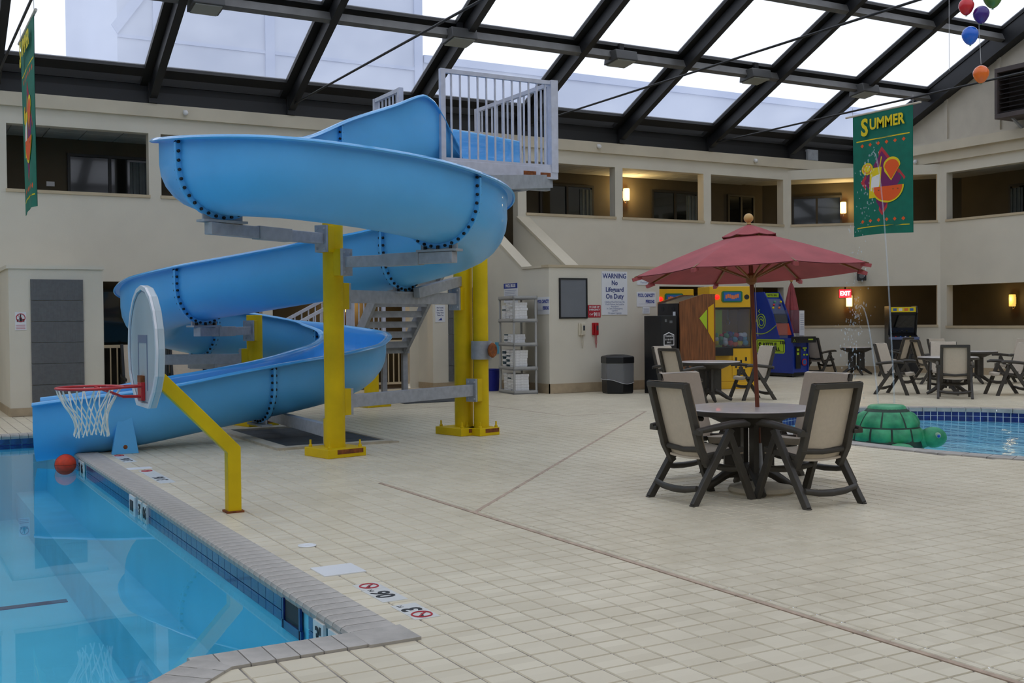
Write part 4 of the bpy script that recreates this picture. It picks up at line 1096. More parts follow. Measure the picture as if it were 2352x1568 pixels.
# ------------------------------------------------------------------ arcade machines
cm = thing('change_machine', 'black change machine with white shield label in front of the wood sided game', 'machine', (13.75,18.1,0))
obj('cabinet', MB().box(-.2,.2,-.28,.28,0,1.58), 'machine_black', cm, bevel=.01)
sh = MB().prism([(-.13,.98),(.13,.98),(.13,1.2),(.07,1.22),(0,1.25),(-.07,1.22),(-.13,1.2)], -.286, -.281, 'y'); lb = obj('shield_label', sh, 'ink_white', cm)
obj('label_field', MB().prism([(-.115,.995),(.115,.995),(.115,1.19),(.06,1.205),(0,1.23),(-.06,1.205),(-.115,1.19)], -.288, -.286, 'y'), 'machine_black', lb)
text('CHANGE', .05, 'ink_white', lb, (0,-.289,1.165), FRONT)
text('$1-$5-$10', .045, 'ink_white', lb, (0,-.289,1.10), FRONT)
text('BILLS', .045, 'ink_white', lb, (0,-.289,1.04), FRONT)
for x,z,w,h in ((-.1,1.45,.05,.06),(.02,1.43,.07,.05),(-.08,.9,.03,.06),(.02,.9,.04,.03)): obj('sticker', MB().box(x,x+w,-.284,-.28,z,z+h), 'panel_grey', cm)
obj('coin_plate', MB().box(-.14,.12,-.286,-.28,.6,.82), 'rust', cm); obj('coin_tray', MB().box(-.12,.0,-.33,-.286,.62,.76), 'steel_shiny', cm)

wg = thing('wood_sided_game', 'tall game with black front and wood grain side left of the yellow crane game', 'arcade game', (14.1,17.9,0))
obj('side_panel', MB().prism([(0,0),(.92,0),(.92,2.02),(.62,2.02),(0,1.86)], 0, .03, 'y'), 'wood_grain', wg)
obj('side_panel', MB().prism([(0,0),(.92,0),(.92,2.02),(.62,2.02),(0,1.86)], .72, .75, 'y'), 'wood_grain', wg)
obj('body', MB().prism([(.01,.02),(.91,.02),(.91,1.99),(.62,1.99),(.01,1.83)], .03, .72, 'y'), 'machine_black', wg)
obj('front_panel', MB().box(-.02,.01,.04,.71,.05,1.82), 'machine_black', wg)
for y,z in ((.2,1.72),(.55,1.72)): obj('speaker_hole', MB().disc((y,z), .05, -.025, -.02, 12, 'x'), 'ink_black', wg)
obj('sticker', MB().box(-.026,-.02,.12,.2,1.55,1.66), 'white_print', wg)
obj('side_decal', MB().prism([(.50,1.52),(.70,1.70),(.70,1.28)], -.004, 0, 'y'), 'lime', wg)
obj('side_decal', MB().prism([(.73,1.74),(.88,1.82),(.88,1.02),(.73,1.24)], -.004, 0, 'y'), 'machine_yellow', wg)

CRANE_COL = ['balloon_red','balloon_blue','white_plastic','banner_yellow','turtle_light','balloon_purple','balloon_orange','marquee_green','paper_cyan']
def crane(x, y, rz, label, toys=True):
    t = thing('crane_game', label, 'arcade game', (x,y,0), rz, 'yellow crane games')
    w, d, h = .50, .42, 2.2      # half width, half depth
    fr = MB()
    fr.box(-w,w,-d,d,0,.16).box(-w,w,-d,d,1.72,h).box(-w,-w+.1,-d,d,.16,1.72).box(w-.1,w,-d,d,.16,1.72).box(-w,w,-d,d,.16,.9).box(-w,w,d-.04,d,.9,1.72)
    obj('cabinet', fr, 'machine_yellow', t, bevel=.012)
    obj('window', MB().box(-w+.1,w-.1,-d+.01,-d+.018,.9,1.72), 'clear_panel', t)
    mb = MB(); 
    for a,b,c,e_ in ((-w+.07,w-.07,.87,.9),(-w+.07,w-.07,1.72,1.75),(-w+.07,-w+.1,.9,1.72),(w-.1,w-.07,.9,1.72)): mb.box(a,b,-d-.008,-d,c,e_)
    obj('window_gasket', mb, 'machine_black', t)
    mq = obj('marquee', MB().prism([(-.2,1.86),(.2,1.86),(.23,1.89),(.23,2.07),(.2,2.1),(-.2,2.1),(-.23,2.07),(-.23,1.89)], -d-.02, -d, 'y'), 'marquee_green', t)
    obj('marquee_face', MB().box(-.19,.19,-d-.025,-d-.02,1.89,2.07), 'marquee_blue', mq)
    wv = MB()
    for i in range(7): wv.box(-.15+.043*i,-.15+.043*i+.036,-d-.028,-d-.025,1.94+.015*math.sin(i*1.3),2.02+.015*math.sin(i*1.3))
    obj('marquee_mark', wv, 'ink_orange', mq)
    obj('lamp', MB().lathe([(.055,0),(.055,.01),(.04,.03),(0,.04)], 14, cap=False), 'red_lamp', t, loc=(-.33,-d,1.97), rot=(PI/2,0,0))
    obj('speaker', MB().disc((.33,1.97), .055, -d-.008, -d, 14, 'y'), 'machine_black', t)
    obj('control_panel', MB().box(-w-.02,-.05,-d-.22,-d,.72,.9), 'machine_black', t, bevel=.01)
    obj('prize_chute', MB().box(-w+.12,-w+.3,-d+.06,-d+.1,.9,1.7), 'lime', t)
    dp = obj('coin_door', MB().box(.0,.4,-d-.012,-d,.25,.82), 'machine_yellow', t)
    for a,b,c,e_ in ((.06,.1,.6,.68),(.28,.32,.6,.68),(.06,.1,.45,.53),(.28,.32,.45,.53),(.1,.28,.3,.42),(.17,.21,.5,.62)): obj('coin_slot', MB().box(a,b,-d-.02,-d-.012,c,e_), 'machine_black', dp)
    if toys:
        tm_ = [MB().sph((0,0,0), .062, 12, 8).mesh('toy', 60) for _ in CRANE_COL]
        for mm, cc in zip(tm_, CRANE_COL): mm.materials.append(MATS[cc])
        rr = random.Random(3)
        for lay in range(3):
            for i in range(7):
                for j in range(2):
                    o = bpy.data.objects.new('toy_ball', rr.choice(tm_)); COL.objects.link(o); o.parent = t
                    o.location = (-.33+.11*i+rr.uniform(-.02,.02), -d+.1+.13*j+rr.uniform(-.02,.02), .96+.1*lay+rr.uniform(-.02,.03)); o.scale = (1,1,1)
    obj('claw', MB().tube([(.05,0,1.72),(.05,0,1.5)], .008, 6).tube([(.05,0,1.5),(.0,0,1.44),(.03,0,1.38)], .006, 5).tube([(.05,0,1.5),(.1,0,1.44),(.07,0,1.38)], .006, 5), 'steel_shiny', t)
    return t
crane(16.0,18.72,math.radians(-22),'yellow crane game full of toy balls between wood sided game and umbrella pole')
crane(15.95,20.75,math.radians(-14),'second yellow crane game mostly hidden behind the wood sided game', False)

sk = thing('skittle_game', 'blue skittle ball arcade game with lime lettering by the back wall', 'arcade game', (20.1,20.95,0))
side = [(0,.1),(1.6,.1),(1.6,2.2),(1.05,2.2),(.95,2.05),(.72,1.62),(.5,1.0),(0,1.0)]
obj('side_panel', MB().prism(side, 0, .03, 'x'), 'machine_blue', sk); obj('side_panel', MB().prism(side, .52, .55, 'x'), 'machine_blue', sk)
body = [(.03,.12),(1.58,.12),(1.58,2.16),(1.08,2.16),(1.02,2.02),(.8,1.6),(.58,.98),(.03,.98)]
obj('body', MB().prism(body, .03, .52, 'x'), 'machine_blue', sk)
obj('plinth', MB().box(.03,.52,.05,1.55,.03,.12), 'machine_black', sk)
for x in (.05,.5):
    for y in (.06,1.5): obj('foot', MB().lathe([(.03,0),(.03,.05)], 8, (x,y,0)), 'machine_black', sk)
sc = obj('playfield_art', MB().obox((.275,.90,1.82), (1,0,0), Vector((0,.22,.42)).normalized(), Vector((0,-.42,.22)).normalized(), .24, .22, .012), 'screen_dim', sk)
obj('playfield_glow', MB().obox((.275,.63,1.22), (1,0,0), Vector((0,.22,.62)).normalized(), Vector((0,-.62,.22)).normalized(), .23, .16, .012), 'screen_flame', sk)
obj('score_panel', MB().obox((.275,.73,1.5), (1,0,0), Vector((0,.22,.62)).normalized(), Vector((0,-.62,.22)).normalized(), .23, .11, .014), 'machine_black', sk)
for i, cc in enumerate(['banner_yellow','balloon_red','turtle_light','ink_orange','balloon_purple','banner_yellow']):
    obj('target', MB().sph((.1+.07*i, .83+.045*(i%3)-.02, 1.78+.08*(i%3)), .032, 10, 6), cc, sk, smooth=60)
obj('marquee', MB().box(.05,.5,1.03,1.06,2.06,2.17), 'lime', sk); text('SKITTLE BALL', .075, 'ink_black', sk, (.275,1.027,2.115), FRONT, sx=.75)
obj('clear_guard', MB().prism([(.45,1.0),(.18,1.0),(.18,1.72),(.72,1.72)], .0-.004, .0, 'x'), 'clear_panel', sk)
obj('clear_guard', MB().prism([(.45,1.0),(.18,1.0),(.18,1.72),(.72,1.72)], .55, .554, 'x'), 'clear_panel', sk)
obj('rules_sheet', MB().box(.40,.56,.16,.175,1.06,1.7), 'white_print', sk)
for i in range(8): obj('rules_line', MB().box(.42,.54,.155,.16,1.22+.055*i,1.235+.055*i), 'ink_grey', sk)
obj('control_box', MB().box(-.02,.57,-.24,.04,.88,1.04), 'machine_black', sk, bevel=.01); obj('control_light', MB().box(.3,.46,-.246,-.24,.95,.98), 'lime', sk)
tri = MB().tube([(.0,-.12,.91),(.0,-.04,.91),(.0,-.08,.97)], .005, 5, closed=True); obj('warning_mark', tri, 'lime', sk, loc=(-.022,0,0))
dp = obj('coin_door', MB().box(.1,.26,-.015,.0,.22,.78), 'machine_black', sk)
for z in (.7,.6): obj('coin_button', MB().box(.13,.2,-.02,-.015,z-.03,z+.03), 'lime', dp)
obj('badge', MB().disc((.40,.38), .09, -.008, 0, 20, 'y'), 'ink_red', sk); obj('badge_face', MB().disc((.40,.38), .06, -.012, -.008, 20, 'y'), 'marquee_blue', sk)
for a,b,z in ((.34,.48,.72),(.38,.44,.67),(.45,.52,.55),(.36,.42,.55)): obj('front_mark', MB().box(a,b,-.004,0,z,z+.04), 'lime', sk)
lbp = obj('side_label', MB().prism([(.32,.60),(1.30,.60),(1.34,.64),(1.34,.92),(1.30,.96),(.32,.96),(.28,.92),(.28,.64)], -.006, 0, 'x'), 'lime', sk)
mb = MB()
for q in ((.33,1.29,.635,.65),(.33,1.29,.91,.925),(.315,.33,.635,.925),(1.29,1.305,.635,.925)): mb.box(-.008,-.006,q[0],q[1],q[2],q[3])
obj('label_border', mb, 'machine_black', lbp)
text('S', .24, 'ink_black', lbp, (-.009,1.2,.78), LEFT, bold=.01); text('KITTLE', .13, 'ink_black', lbp, (-.009,.83,.82), LEFT, bold=.006, sx=1.25); text('BALL', .11, 'ink_black', lbp, (-.009,.6,.71), LEFT, bold=.006, sx=1.2)
mb = MB()
for i in range(3): mb.prism([(.44-.07*i,.84),(.40-.07*i,.84),(.405-.07*i,.90),(.42-.07*i,.93),(.435-.07*i,.90)], -.009, -.006, 'x')
obj('skittle_mark', mb, 'machine_black', lbp)
sp = [(-.006, 1.15+(.20*(1-k/70)+.02)*math.cos(k*.27)*.85, 1.42+(.20*(1-k/70)+.02)*math.sin(k*.27)) for k in range(58)]
mb = MB().tube(sp, .011, 5).tube([(-.006,1.5-.9*k/14, 1.16-.09*math.sin(PI*k/14)+.16*(k/14)**2) for k in range(15)], .011, 5).tube([(-.006,1.2,1.66),(-.006,1.26,1.70),(-.006,1.2,1.74)], .012, 5)
obj('swirl_mark', mb, 'lime', sk)

ba = thing('black_arcade_cabinet', 'tall black upright arcade cabinet by the corner wall behind the spray', 'arcade game', (23.42,20.38,0), math.radians(-38))
obj('side_panel', MB().prism([(-.4,0),(.4,0),(.4,1.8),(-.2,1.8),(-.28,1.62),(-.1,1.05),(-.42,.95)], -.36, -.33, 'x'), 'machine_black', ba)
obj('side_panel', MB().prism([(-.4,0),(.4,0),(.4,1.8),(-.2,1.8),(-.28,1.62),(-.1,1.05),(-.42,.95)], .33, .36, 'x'), 'machine_black', ba)
obj('body', MB().prism([(-.38,.02),(.38,.02),(.38,1.78),(-.18,1.78),(-.24,1.64),(-.05,1.05),(-.4,.94)], -.33, .33, 'x'), 'machine_black', ba)
mq = obj('marquee', MB().box(-.31,.31,-.262,-.245,1.64,1.77), 'banner_yellow', ba)
for i, cc in enumerate(['marquee_blue','ink_white','ink_orange','marquee_blue']): obj('marquee_mark', MB().box(-.26+.14*i,-.17+.14*i,-.266,-.262,1.67,1.74), cc, mq)
obj('screen', MB().obox((0,-.15,1.33), (1,0,0), Vector((0,.18,-.55)).normalized(), Vector((0,-.55,-.18)).normalized(), .29, .24, .01), 'glass_dark', ba)
obj('control_deck', MB().box(-.36,.36,-.46,-.1,.92,.99), 'screen_dim', ba, bevel=.01)
for i in range(4): obj('button', MB().lathe([(.02,.99),(.02,1.01)], 8, (-.2+.12*i,-.3,0)), CRANE_COL[i], ba)
obj('coin_door', MB().box(-.15,.15,-.405,-.4,.3,.7), 'mat_dark', ba)

# ------------------------------------------------------------------ trash can
tc_ = thing('trash_can', 'black hexagonal trash can with clear liner in front of the stair enclosure', 'trash can', (13.12,18.72,0))
hx6 = lambda r, z: [(r*math.cos(PI/3*k+.25), r*math.sin(PI/3*k+.25)) for k in range(6)]
def hexring(prof):
    mb = MB(); vs = [(x,y,z) for r,z in prof for x,y in hx6(r,z)]; n = len(prof)
    fs = [(j*6+k,j*6+(k+1)%6,(j+1)*6+(k+1)%6,(j+1)*6+k) for j in range(n-1) for k in range(6)]+[tuple(range(6))[::-1]]
    return mb.add(vs, fs)
obj('body', hexring([(.31,0),(.325,.03),(.335,.60),(.335,.64)]), 'black_plastic', tc_, bevel=.01)
obj('lid', hexring([(.345,.62),(.35,.63),(.35,.74),(.33,.76),(.2,.79),(.19,.75)]), 'black_plastic', tc_, bevel=.008)
mb = MB(); vs = []; NB = 48; prof = [(.338,.63),(.343,.5),(.345,.36),(.348,.26)]
def hexr(a): q = (a-.25) % (PI/3)-PI/6; return math.cos(PI/6)/math.cos(q)
for j,(r,z) in enumerate(prof):
    for k in range(NB):
        a = 2*PI*k/NB; rr = r*hexr(a)*(1+.012*math.sin(k*2.3+j)); zz = z+(.05*math.sin(a*1.0-.6)-.02*math.sin(3*a) if j == 3 else 0); vs.append((rr*math.cos(a),rr*math.sin(a),zz))
mb.add(vs, [(j*NB+k,(j+1)*NB+k,(j+1)*NB+(k+1)%NB,j*NB+(k+1)%NB) for j in range(3) for k in range(NB)])
obj('liner', mb, 'bag_plastic', tc_, smooth=60)
obj('liner_hem', MB().tube([Vector(v) for v in vs[3*NB:]], .004, 5, closed=True), 'white_plastic', tc_)

# ------------------------------------------------------------------ towel shelf
sf = thing('towel_shelf', 'grey plastic shelf unit beside the stair enclosure holding towels', 'shelf', (11.5,20.0,0), math.radians(-9))
SW, SD = .27, .44
for z in (.03,.52,1.01,1.50,1.97):
    b_ = obj('shelf_board', MB().box(-SW,SW,-SD,SD,z-.03,z).box(-SW,SW,-SD,-SD+.02,z-.03,z+.045).box(-SW,SW,SD-.02,SD,z-.03,z+.045).box(-SW,-SW+.02,-SD,SD,z-.03,z+.045).box(SW-.02,SW,-SD,SD,z-.03,z+.045), 'shelf_grey', sf)
for x in (-SW+.03,SW-.03):
    for y in (-SD+.03,SD-.03): obj('shelf_post', MB().lathe([(.024,0),(.024,2.0)], 10, (x,y,0)), 'shelf_grey', sf, smooth=50)
def towel_mesh(stripe):
    mb = MB(); vs = []; fs = []; n = 18
    # folded towel: stacked soft layers with rounded fold
    for lay in range(2):
        z0 = -.026+.026*lay
        ring = []
        pr = [(-.15,z0),(-.158,z0+.006),(-.16,z0+.013),(-.158,z0+.02),(-.15,z0+.025),(0,z0+.027),(.145,z0+.025),(.152,z0+.013),(.145,z0)]
        mb.mat(1 if stripe and lay == 0 else 0); mb.prism(pr, -.10, .10, 'y')
    return mb
tw_me = [towel_mesh(False).mesh('towel', 60), towel_mesh(True).mesh('towel', 60), towel_mesh(True).mesh('towel', 60)]
for i, mm in enumerate(tw_me):
    for k in (['towel_white','towel_white'] if i == 0 else (['towel_white','towel_stripe'] if i == 1 else ['towel_stripe','towel_white'])): mm.materials.append(MATS[k])
spos = Vector((11.5,20.0,0)); ca, sa = math.cos(math.radians(-9)), math.sin(math.radians(-9))
ordw = ['bottom','second','third','fourth','fifth','sixth','seventh','eighth','ninth']
def stack(sx, sy, shelf, n, kinds, place_):
    z0 = {0:.03,1:.52,2:1.01,3:1.50}[shelf]+.027; nm = ['bottom','second','third','top'][shelf]
    for i in range(n):
        k = kinds(i); o = bpy.data.objects.new('folded_towel', tw_me[k]); COL.objects.link(o)
        x, y = sx+random.uniform(-.010,.010), sy+random.uniform(-.006,.006)
        o.location = (spos.x+ca*x-sa*y, spos.y+sa*x+ca*y, z0+i*.0545); o.rotation_euler = (0,0,math.radians(-9+random.uniform(-1.5,1.5))+PI*0)
        tag(o, 'folded %s towel, %s in the %s stack on the %s shelf' % (['white','white and navy striped','navy striped'][k], 'topmost' if i == n-1 else ordw[i]+' up', place_, nm), 'towel', 'folded pool towels on the grey shelf')
stack(-.07,.20,3,6,lambda i:1 if i in (0,4) else 0,'left'); stack(-.07,-.03,3,7,lambda i:0,'middle'); stack(-.07,-.26,3,7,lambda i:0,'right')
stack(-.06,.12,2,4,lambda i:2 if i in (1,3) else 0,'left'); stack(-.06,-.10,2,4,lambda i:0,'right')
stack(-.07,.22,1,7,lambda i:1+i%2 if i else 0,'left'); stack(-.07,-.02,1,7,lambda i:2-i%2 if i < 5 else 0,'middle'); stack(-.07,-.24,1,7,lambda i:0,'right')
stack(-.05,.20,0,7,lambda i:0,'left'); stack(-.05,-.03,0,7,lambda i:1 if i == 5 else 0,'middle'); stack(-.05,-.26,0,7,lambda i:0,'right')
bb = thing('plastic_bin', 'blue plastic bin on the deck behind the towel shelf', 'bin', (11.42,21.05,0))
obj('tub', MB().lathe([(.0,0.0),(.17,0),(.20,.44),(.22,.45),(.22,.47),(.19,.47),(.16,.03),(0,.03)], 24, cap=False), 'bin_blue', bb, smooth=40)
obj('handle', MB().tube([(-.1,.1,.3),(-.12,.05,.55),(-.1,.0,.56)], .012, 6), 'banner_yellow', bb)

# ------------------------------------------------------------------ signs and wall things
KY = 19.4
def wall_sign(name, label, x0, x1, z0, z1, m='white_print', cat='sign', th=.012):
    t = thing(name, label, cat, ((x0+x1)/2, KY, (z0+z1)/2)); obj('panel', MB().box(-(x1-x0)/2,(x1-x0)/2,-th,0,-(z1-z0)/2,(z1-z0)/2), m, t, bevel=.003); return t
t = wall_sign('warning_sign', 'tall white sign warning that no lifeguard is on duty', 13.2,13.86,1.61,2.53)
for s_t, z, sz, sx in (('WARNING',.36,.145,.86),('No',.215,.14,.85),('Lifeguard',.075,.14,.9),('On Duty',-.07,.14,.9)): text(s_t, sz, 'ink_navy', t, (0,-.014,z), FRONT, sx=sx, bold=.003)
for s_t, z in (('Children Must Not Use The',-.185),('Pool Without An Adult In',-.235),('Attendance',-.28),('In Case Of Emergency',-.325),('Call 911',-.37),('Occupant Capacity',-.42)): text(s_t, .05, 'ink_grey', t, (0,-.014,z), FRONT, sx=.9)
t = wall_sign('emergency_sign', 'small red sign to call 911 above the red telephone', 12.85,13.17,1.56,1.82, 'ink_red')
for s_t, z, sz in (('IN CASE OF',.09,.055),('EMERGENCY',.03,.052)): text(s_t, sz, 'ink_white', t, (0,-.014,z), FRONT, sx=.9, bold=.001)
text('Call', .055, 'ink_white', t, (-.085,-.014,-.065), FRONT); text('911', .11, 'ink_white', t, (.06,-.014,-.07), FRONT, bold=.004)
def capacity(t):
    text('POOL CAPACITY', .10, 'ink_blue', t, (0,-.014,.085), FRONT, sx=.58, bold=.003); text('PERSONS', .10, 'ink_blue', t, (.1,-.014,-.05), FRONT, sx=.56, bold=.003); obj('rule_line', MB().box(-.2,.02,-.0135,-.012,-.10,-.096), 'ink_grey', t)
t = wall_sign('pool_capacity_sign', 'white pool capacity sign right of the warning sign', 14.11,14.61,1.78,2.1); capacity(t)
t = thing('pool_capacity_sign', 'white pool capacity sign between the towel shelf and the enclosure corner', 'sign', (11.9,19.61,1.81), -PI/2)
obj('panel', MB().box(-.23,.23,-.012,0,-.18,.18), 'white_print', t); capacity(t)
t = wall_sign('notice_sheet', 'small white notice sheet below the right pool capacity sign', 14.26,14.45,1.63,1.775)
for i in range(5): obj('print_line', MB().box(-.07,.07,-.0135,-.012,.04-.02*i,.045-.02*i), 'ink_grey', t)
t = wall_sign('pool_area_sign', 'white sign partly hidden by the umbrella edge', 14.12,14.54,2.25,2.46); text('Pool Area', .06, 'ink_grey', t, (0,-.014,-.05), FRONT)
t = wall_sign('notice_board', 'grey felt notice board in a black frame on the stair enclosure', 12.16,12.81,1.56,2.36, 'board_grey', 'notice board', .015)
obj('frame', MB().box(-.345,-.315,-.03,0,-.42,.42).box(.315,.345,-.03,0,-.42,.42).box(-.315,.315,-.03,0,.39,.42).box(-.315,.315,-.03,0,-.42,-.39), 'black_plastic', t)
def phone(name, label, x, m):
    t = thing(name, label, 'telephone', (x,KY,1.32)); obj('body', MB().box(-.075,.075,-.05,0,-.13,.13), m, t, bevel=.012)
    obj('handset', MB().tube([(-.03,-.07,.12),(-.03,-.085,.06),(-.03,-.085,-.06),(-.03,-.07,-.12)], [.026,.018,.018,.026], 8), m, t, smooth=60)
    obj('keypad', MB().box(.0,.06,-.055,-.05,-.03,.07), 'mat_dark', t)
    obj('cord', MB().tube([(-.03,-.06,-.12),(-.02,-.05,-.28),(.0,-.05,-.40),(.02,-.05,-.28),(.02,-.04,-.12)], .007, 6), m, t, smooth=60)
phone('wall_telephone', 'cream wall telephone with hanging cord under the notice board', 12.685, 'phone_cream')
phone('wall_telephone', 'red emergency wall telephone under the 911 sign', 13.02, 'phone_red')
t = thing('pool_rules_sign', 'white pool rules sign with blue heading above the towel shelf', 'sign', (11.9,20.97,2.12), -PI/2)
obj('panel', MB().box(-.3,.3,-.012,0,-.22,.2), 'white_print', t); hd = obj('heading_band', MB().box(-.3,.3,-.015,-.012,.09,.2), 'ink_blue', t); text('POOL RULES', .09, 'ink_white', hd, (0,-.017,.145), FRONT, sx=.85, bold=.003)
for i in range(7): obj('print_line', MB().box(-.25,.25-.04*(i%3),-.0135,-.012,.04-.035*i,.048-.035*i), 'ink_grey', t)
tag(obj('paper_notice', MB().box(11.888,11.9,21.5,21.7,.78,1.03), 'paper_cyan'), 'small cyan paper notice on the wall left of the towel shelf', 'notice')
t = thing('courtesy_sign', 'white thank you sign on the bay beside the grey panel', 'sign', (10.8,22.25,1.68)); obj('panel', MB().box(-.12,.12,-.01,0,-.19,.19), 'white_print', t)
for i, s_t in enumerate(('Put Towels','Back After','Using Them','Thank You')): text(s_t, .045, 'ink_navy', t, (0,-.012,.13-.055*i), FRONT, sx=.8)
obj('logo_mark', MB().prism([(-.05,-.15),(.05,-.15),(.03,-.09)], -.012, -.01, 'y'), 'ink_blue', t)
t = thing('no_glass_sign', 'white prohibition sign with red circle on the left bay', 'sign', (1.985,19.9,1.575)); obj('panel', MB().box(-.085,.085,-.008,0,-.15,.15), 'white_print', t)
mb = MB().tube([(.066*math.cos(2*PI*k/24),-.01,.055+.066*math.sin(2*PI*k/24)) for k in range(24)], .007, 5, closed=True).bar((-.045,-.01,.10), (.045,-.01,.01), .006, .012, (0,1,0)); obj('prohibition_ring', mb, 'ink_red', t)
obj('bottle_symbol', MB().box(-.02,.02,-.011,-.008,-.01,.06).box(-.008,.008,-.011,-.008,.06,.11).box(-.06,-.03,-.011,-.008,-.01,.03).box(.025,.055,-.011,-.008,-.01,.035), 'ink_black', t)
for i in range(3): obj('print_line', MB().box(-.07,.07,-.0095,-.008,-.07-.03*i,-.062-.03*i), 'ink_red', t)
t = thing('wall_speaker', 'small black loudspeaker on the corner wall above the lower opening', 'speaker', (23.26,21.60,2.64), math.radians(-45))
obj('cabinet', MB().box(-.12,.12,-.16,-.02,-.13,.13), 'black_plastic', t, bevel=.012); obj('grille', MB().disc((0,.0), .07, -.165,-.16, 16, 'y'), 'panel_grey', t); obj('mount', MB().box(-.03,.03,-.03,.06,-.03,.03), 'black_plastic', t)
# exit sign
def cback(s, off): return (22.71+K*s-K*off, 24.9-K*s-K*off)
ex = thing('exit_sign', 'glowing red exit sign in the lower corner corridor', 'exit sign', (24.05,22.95,2.2), math.radians(-45))
obj('housing', MB().box(-.18,.18,-.03,.03,-.13,.13), 'black_plastic', ex); obj('face', MB().box(-.165,.165,-.036,-.03,-.115,.115), 'exit_glow', ex); text('EXIT', .17, 'exit_letter', ex, (0,-.04,0), FRONT, sx=.8, bold=.006)
obj('stem', MB().box(-.02,.02,-.01,.01,.13,.33), 'black_plastic', ex)
# sconces
def sconce(p, rz, label, power, glow='lamp_glow'):
    t = thing('wall_sconce', label, 'wall lamp', p, rz, 'warm corridor sconces')
    obj('shade', MB().lathe([(.075,-.16),(.085,-.15),(.085,.15),(.075,.16),(.07,.16),(.07,-.16)], 18, (0,-.13,0), cap=False), glow, t, smooth=50)
    obj('backplate', MB().box(-.05,.05,-.03,0,-.1,.1), 'steel_shiny', t); obj('stem', MB().tube([(0,-.02,-.2),(0,-.13,-.24),(0,-.13,-.16)], .012, 6).tube([(0,-.02,-.1),(0,-.02,-.2)], .012, 6), 'steel_shiny', t)
    ld = bpy.data.lights.new('sconce_bulb', 'POINT'); ld.energy = power; ld.color = (1,.72,.32); ld.shadow_soft_size = .06
    lo = bpy.data.objects.new('sconce_bulb', ld); COL.objects.link(lo); lo.parent = t; lo.location = (0,-.30,.05)
sconce((17.7,24.9,4.92), 0, 'lit sconce in the upper corridor beside the second pillar', 26)
sconce((24.33,23.28,4.69), math.radians(-45), 'lit sconce in the upper corner corridor beside the green banner', 26)
sconce((24.44,23.17,1.99), math.radians(-45), 'lit sconce in the lower corner corridor beside the exit sign', 15)
sconce((26.6,19.3,1.93), math.radians(-90), 'dim lit sconce in the lower right corridor near the picture edge', 5, 'lamp_glow_dim')
sconce((9.63,24.9,1.91), 0, 'lit sconce behind the railings under the slide', 16)
# small wall fittings
for p_, m_, l_ in (((3.1,24.9,4.45),'white_cam','small white wall plate in the upper left corridor'),((14.1,24.9,4.62),'phone_cream','small cream wall plate in the corridor beside the stair head')):
    t = thing('wall_plate', l_, 'wall plate', p_); obj('plate', MB().box(-.08,.08,-.015,0,-.05,.05), m_, t, bevel=.004); obj('switch', MB().box(-.015,.015,-.022,-.015,-.025,.025), m_, t)
for x, z, d in ((5.42,5.78,'above the left openings'),(15.52,5.80,'above the stair enclosure'),(20.62,5.77,'right of the umbrella finial')):
    t = thing('dome_sensor', 'small white dome sensor on the fascia '+d, 'sensor', (x,YA-.1,z), 0, 'white dome sensors on the fascia')
    obj('dome', MB().sph((0,-.05,0), .055, 12, 8), 'white_cam', t, smooth=60); obj('mount', MB().box(-.04,.04,-.03,0,.0,.06), 'white_cam', t)
t = thing('dome_sensor', 'small white dome sensor on the right wall fascia beside the banner', 'sensor', (XB-.1,20.9,5.74), 0, 'white dome sensors on the fascia'); obj('dome', MB().sph((-.05,0,0), .055, 12, 8), 'white_cam', t, smooth=60); obj('mount', MB().box(-.03,0,-.04,.04,0,.06), 'white_cam', t)
t = thing('junction_box', 'pale grey metal box on the roof curb left of the green banner', 'box', (22.75,YA-.1,5.92)); obj('case', MB().box(-.2,.2,-.02,.08,0,.3), 'steel_grey_paint', t, bevel=.01); obj('cover', MB().box(-.18,.18,-.03,-.02,.02,.28), 'steel_grey_paint', t)
ac = thing('air_unit', 'brown louvred air unit high on the right gable', 'air unit', (XB-.03,17.0,6.98))
obj('case', MB().box(-.75,-.06,-.95,.95,.5,.62).box(-.75,-.06,-.95,.95,-.62,-.5).box(-.75,-.06,.87,.95,-.5,.5).box(-.75,-.06,-.95,-.87,-.5,.5).box(-.3,-.06,-.87,.87,-.5,.5), 'ac_brown', ac, bevel=.01)
for i in range(9): obj('louvre', MB().obox((-.62,0,-.45+.112*i), (0,1,0), (.94,0,.34), (-.34,0,.94), .87, .07, .005), 'ac_dark', ac)
for sg in (-.6,.6): obj('bracket', MB().bar((-.06,sg,-.9), (-.55,sg,-.62), .05, .05), 'steel_grey_paint', ac)
t = thing('traffic_cone', 'orange traffic cone at the far left picture edge', 'cone', (1.32,18.25,0)); obj('cone', MB().lathe([(.12,.03),(.03,.5),(.02,.5)], 20), 'cone_orange', t, smooth=40); obj('foot', MB().box(-.16,.16,-.16,.16,0,.03), 'black_plastic', t)

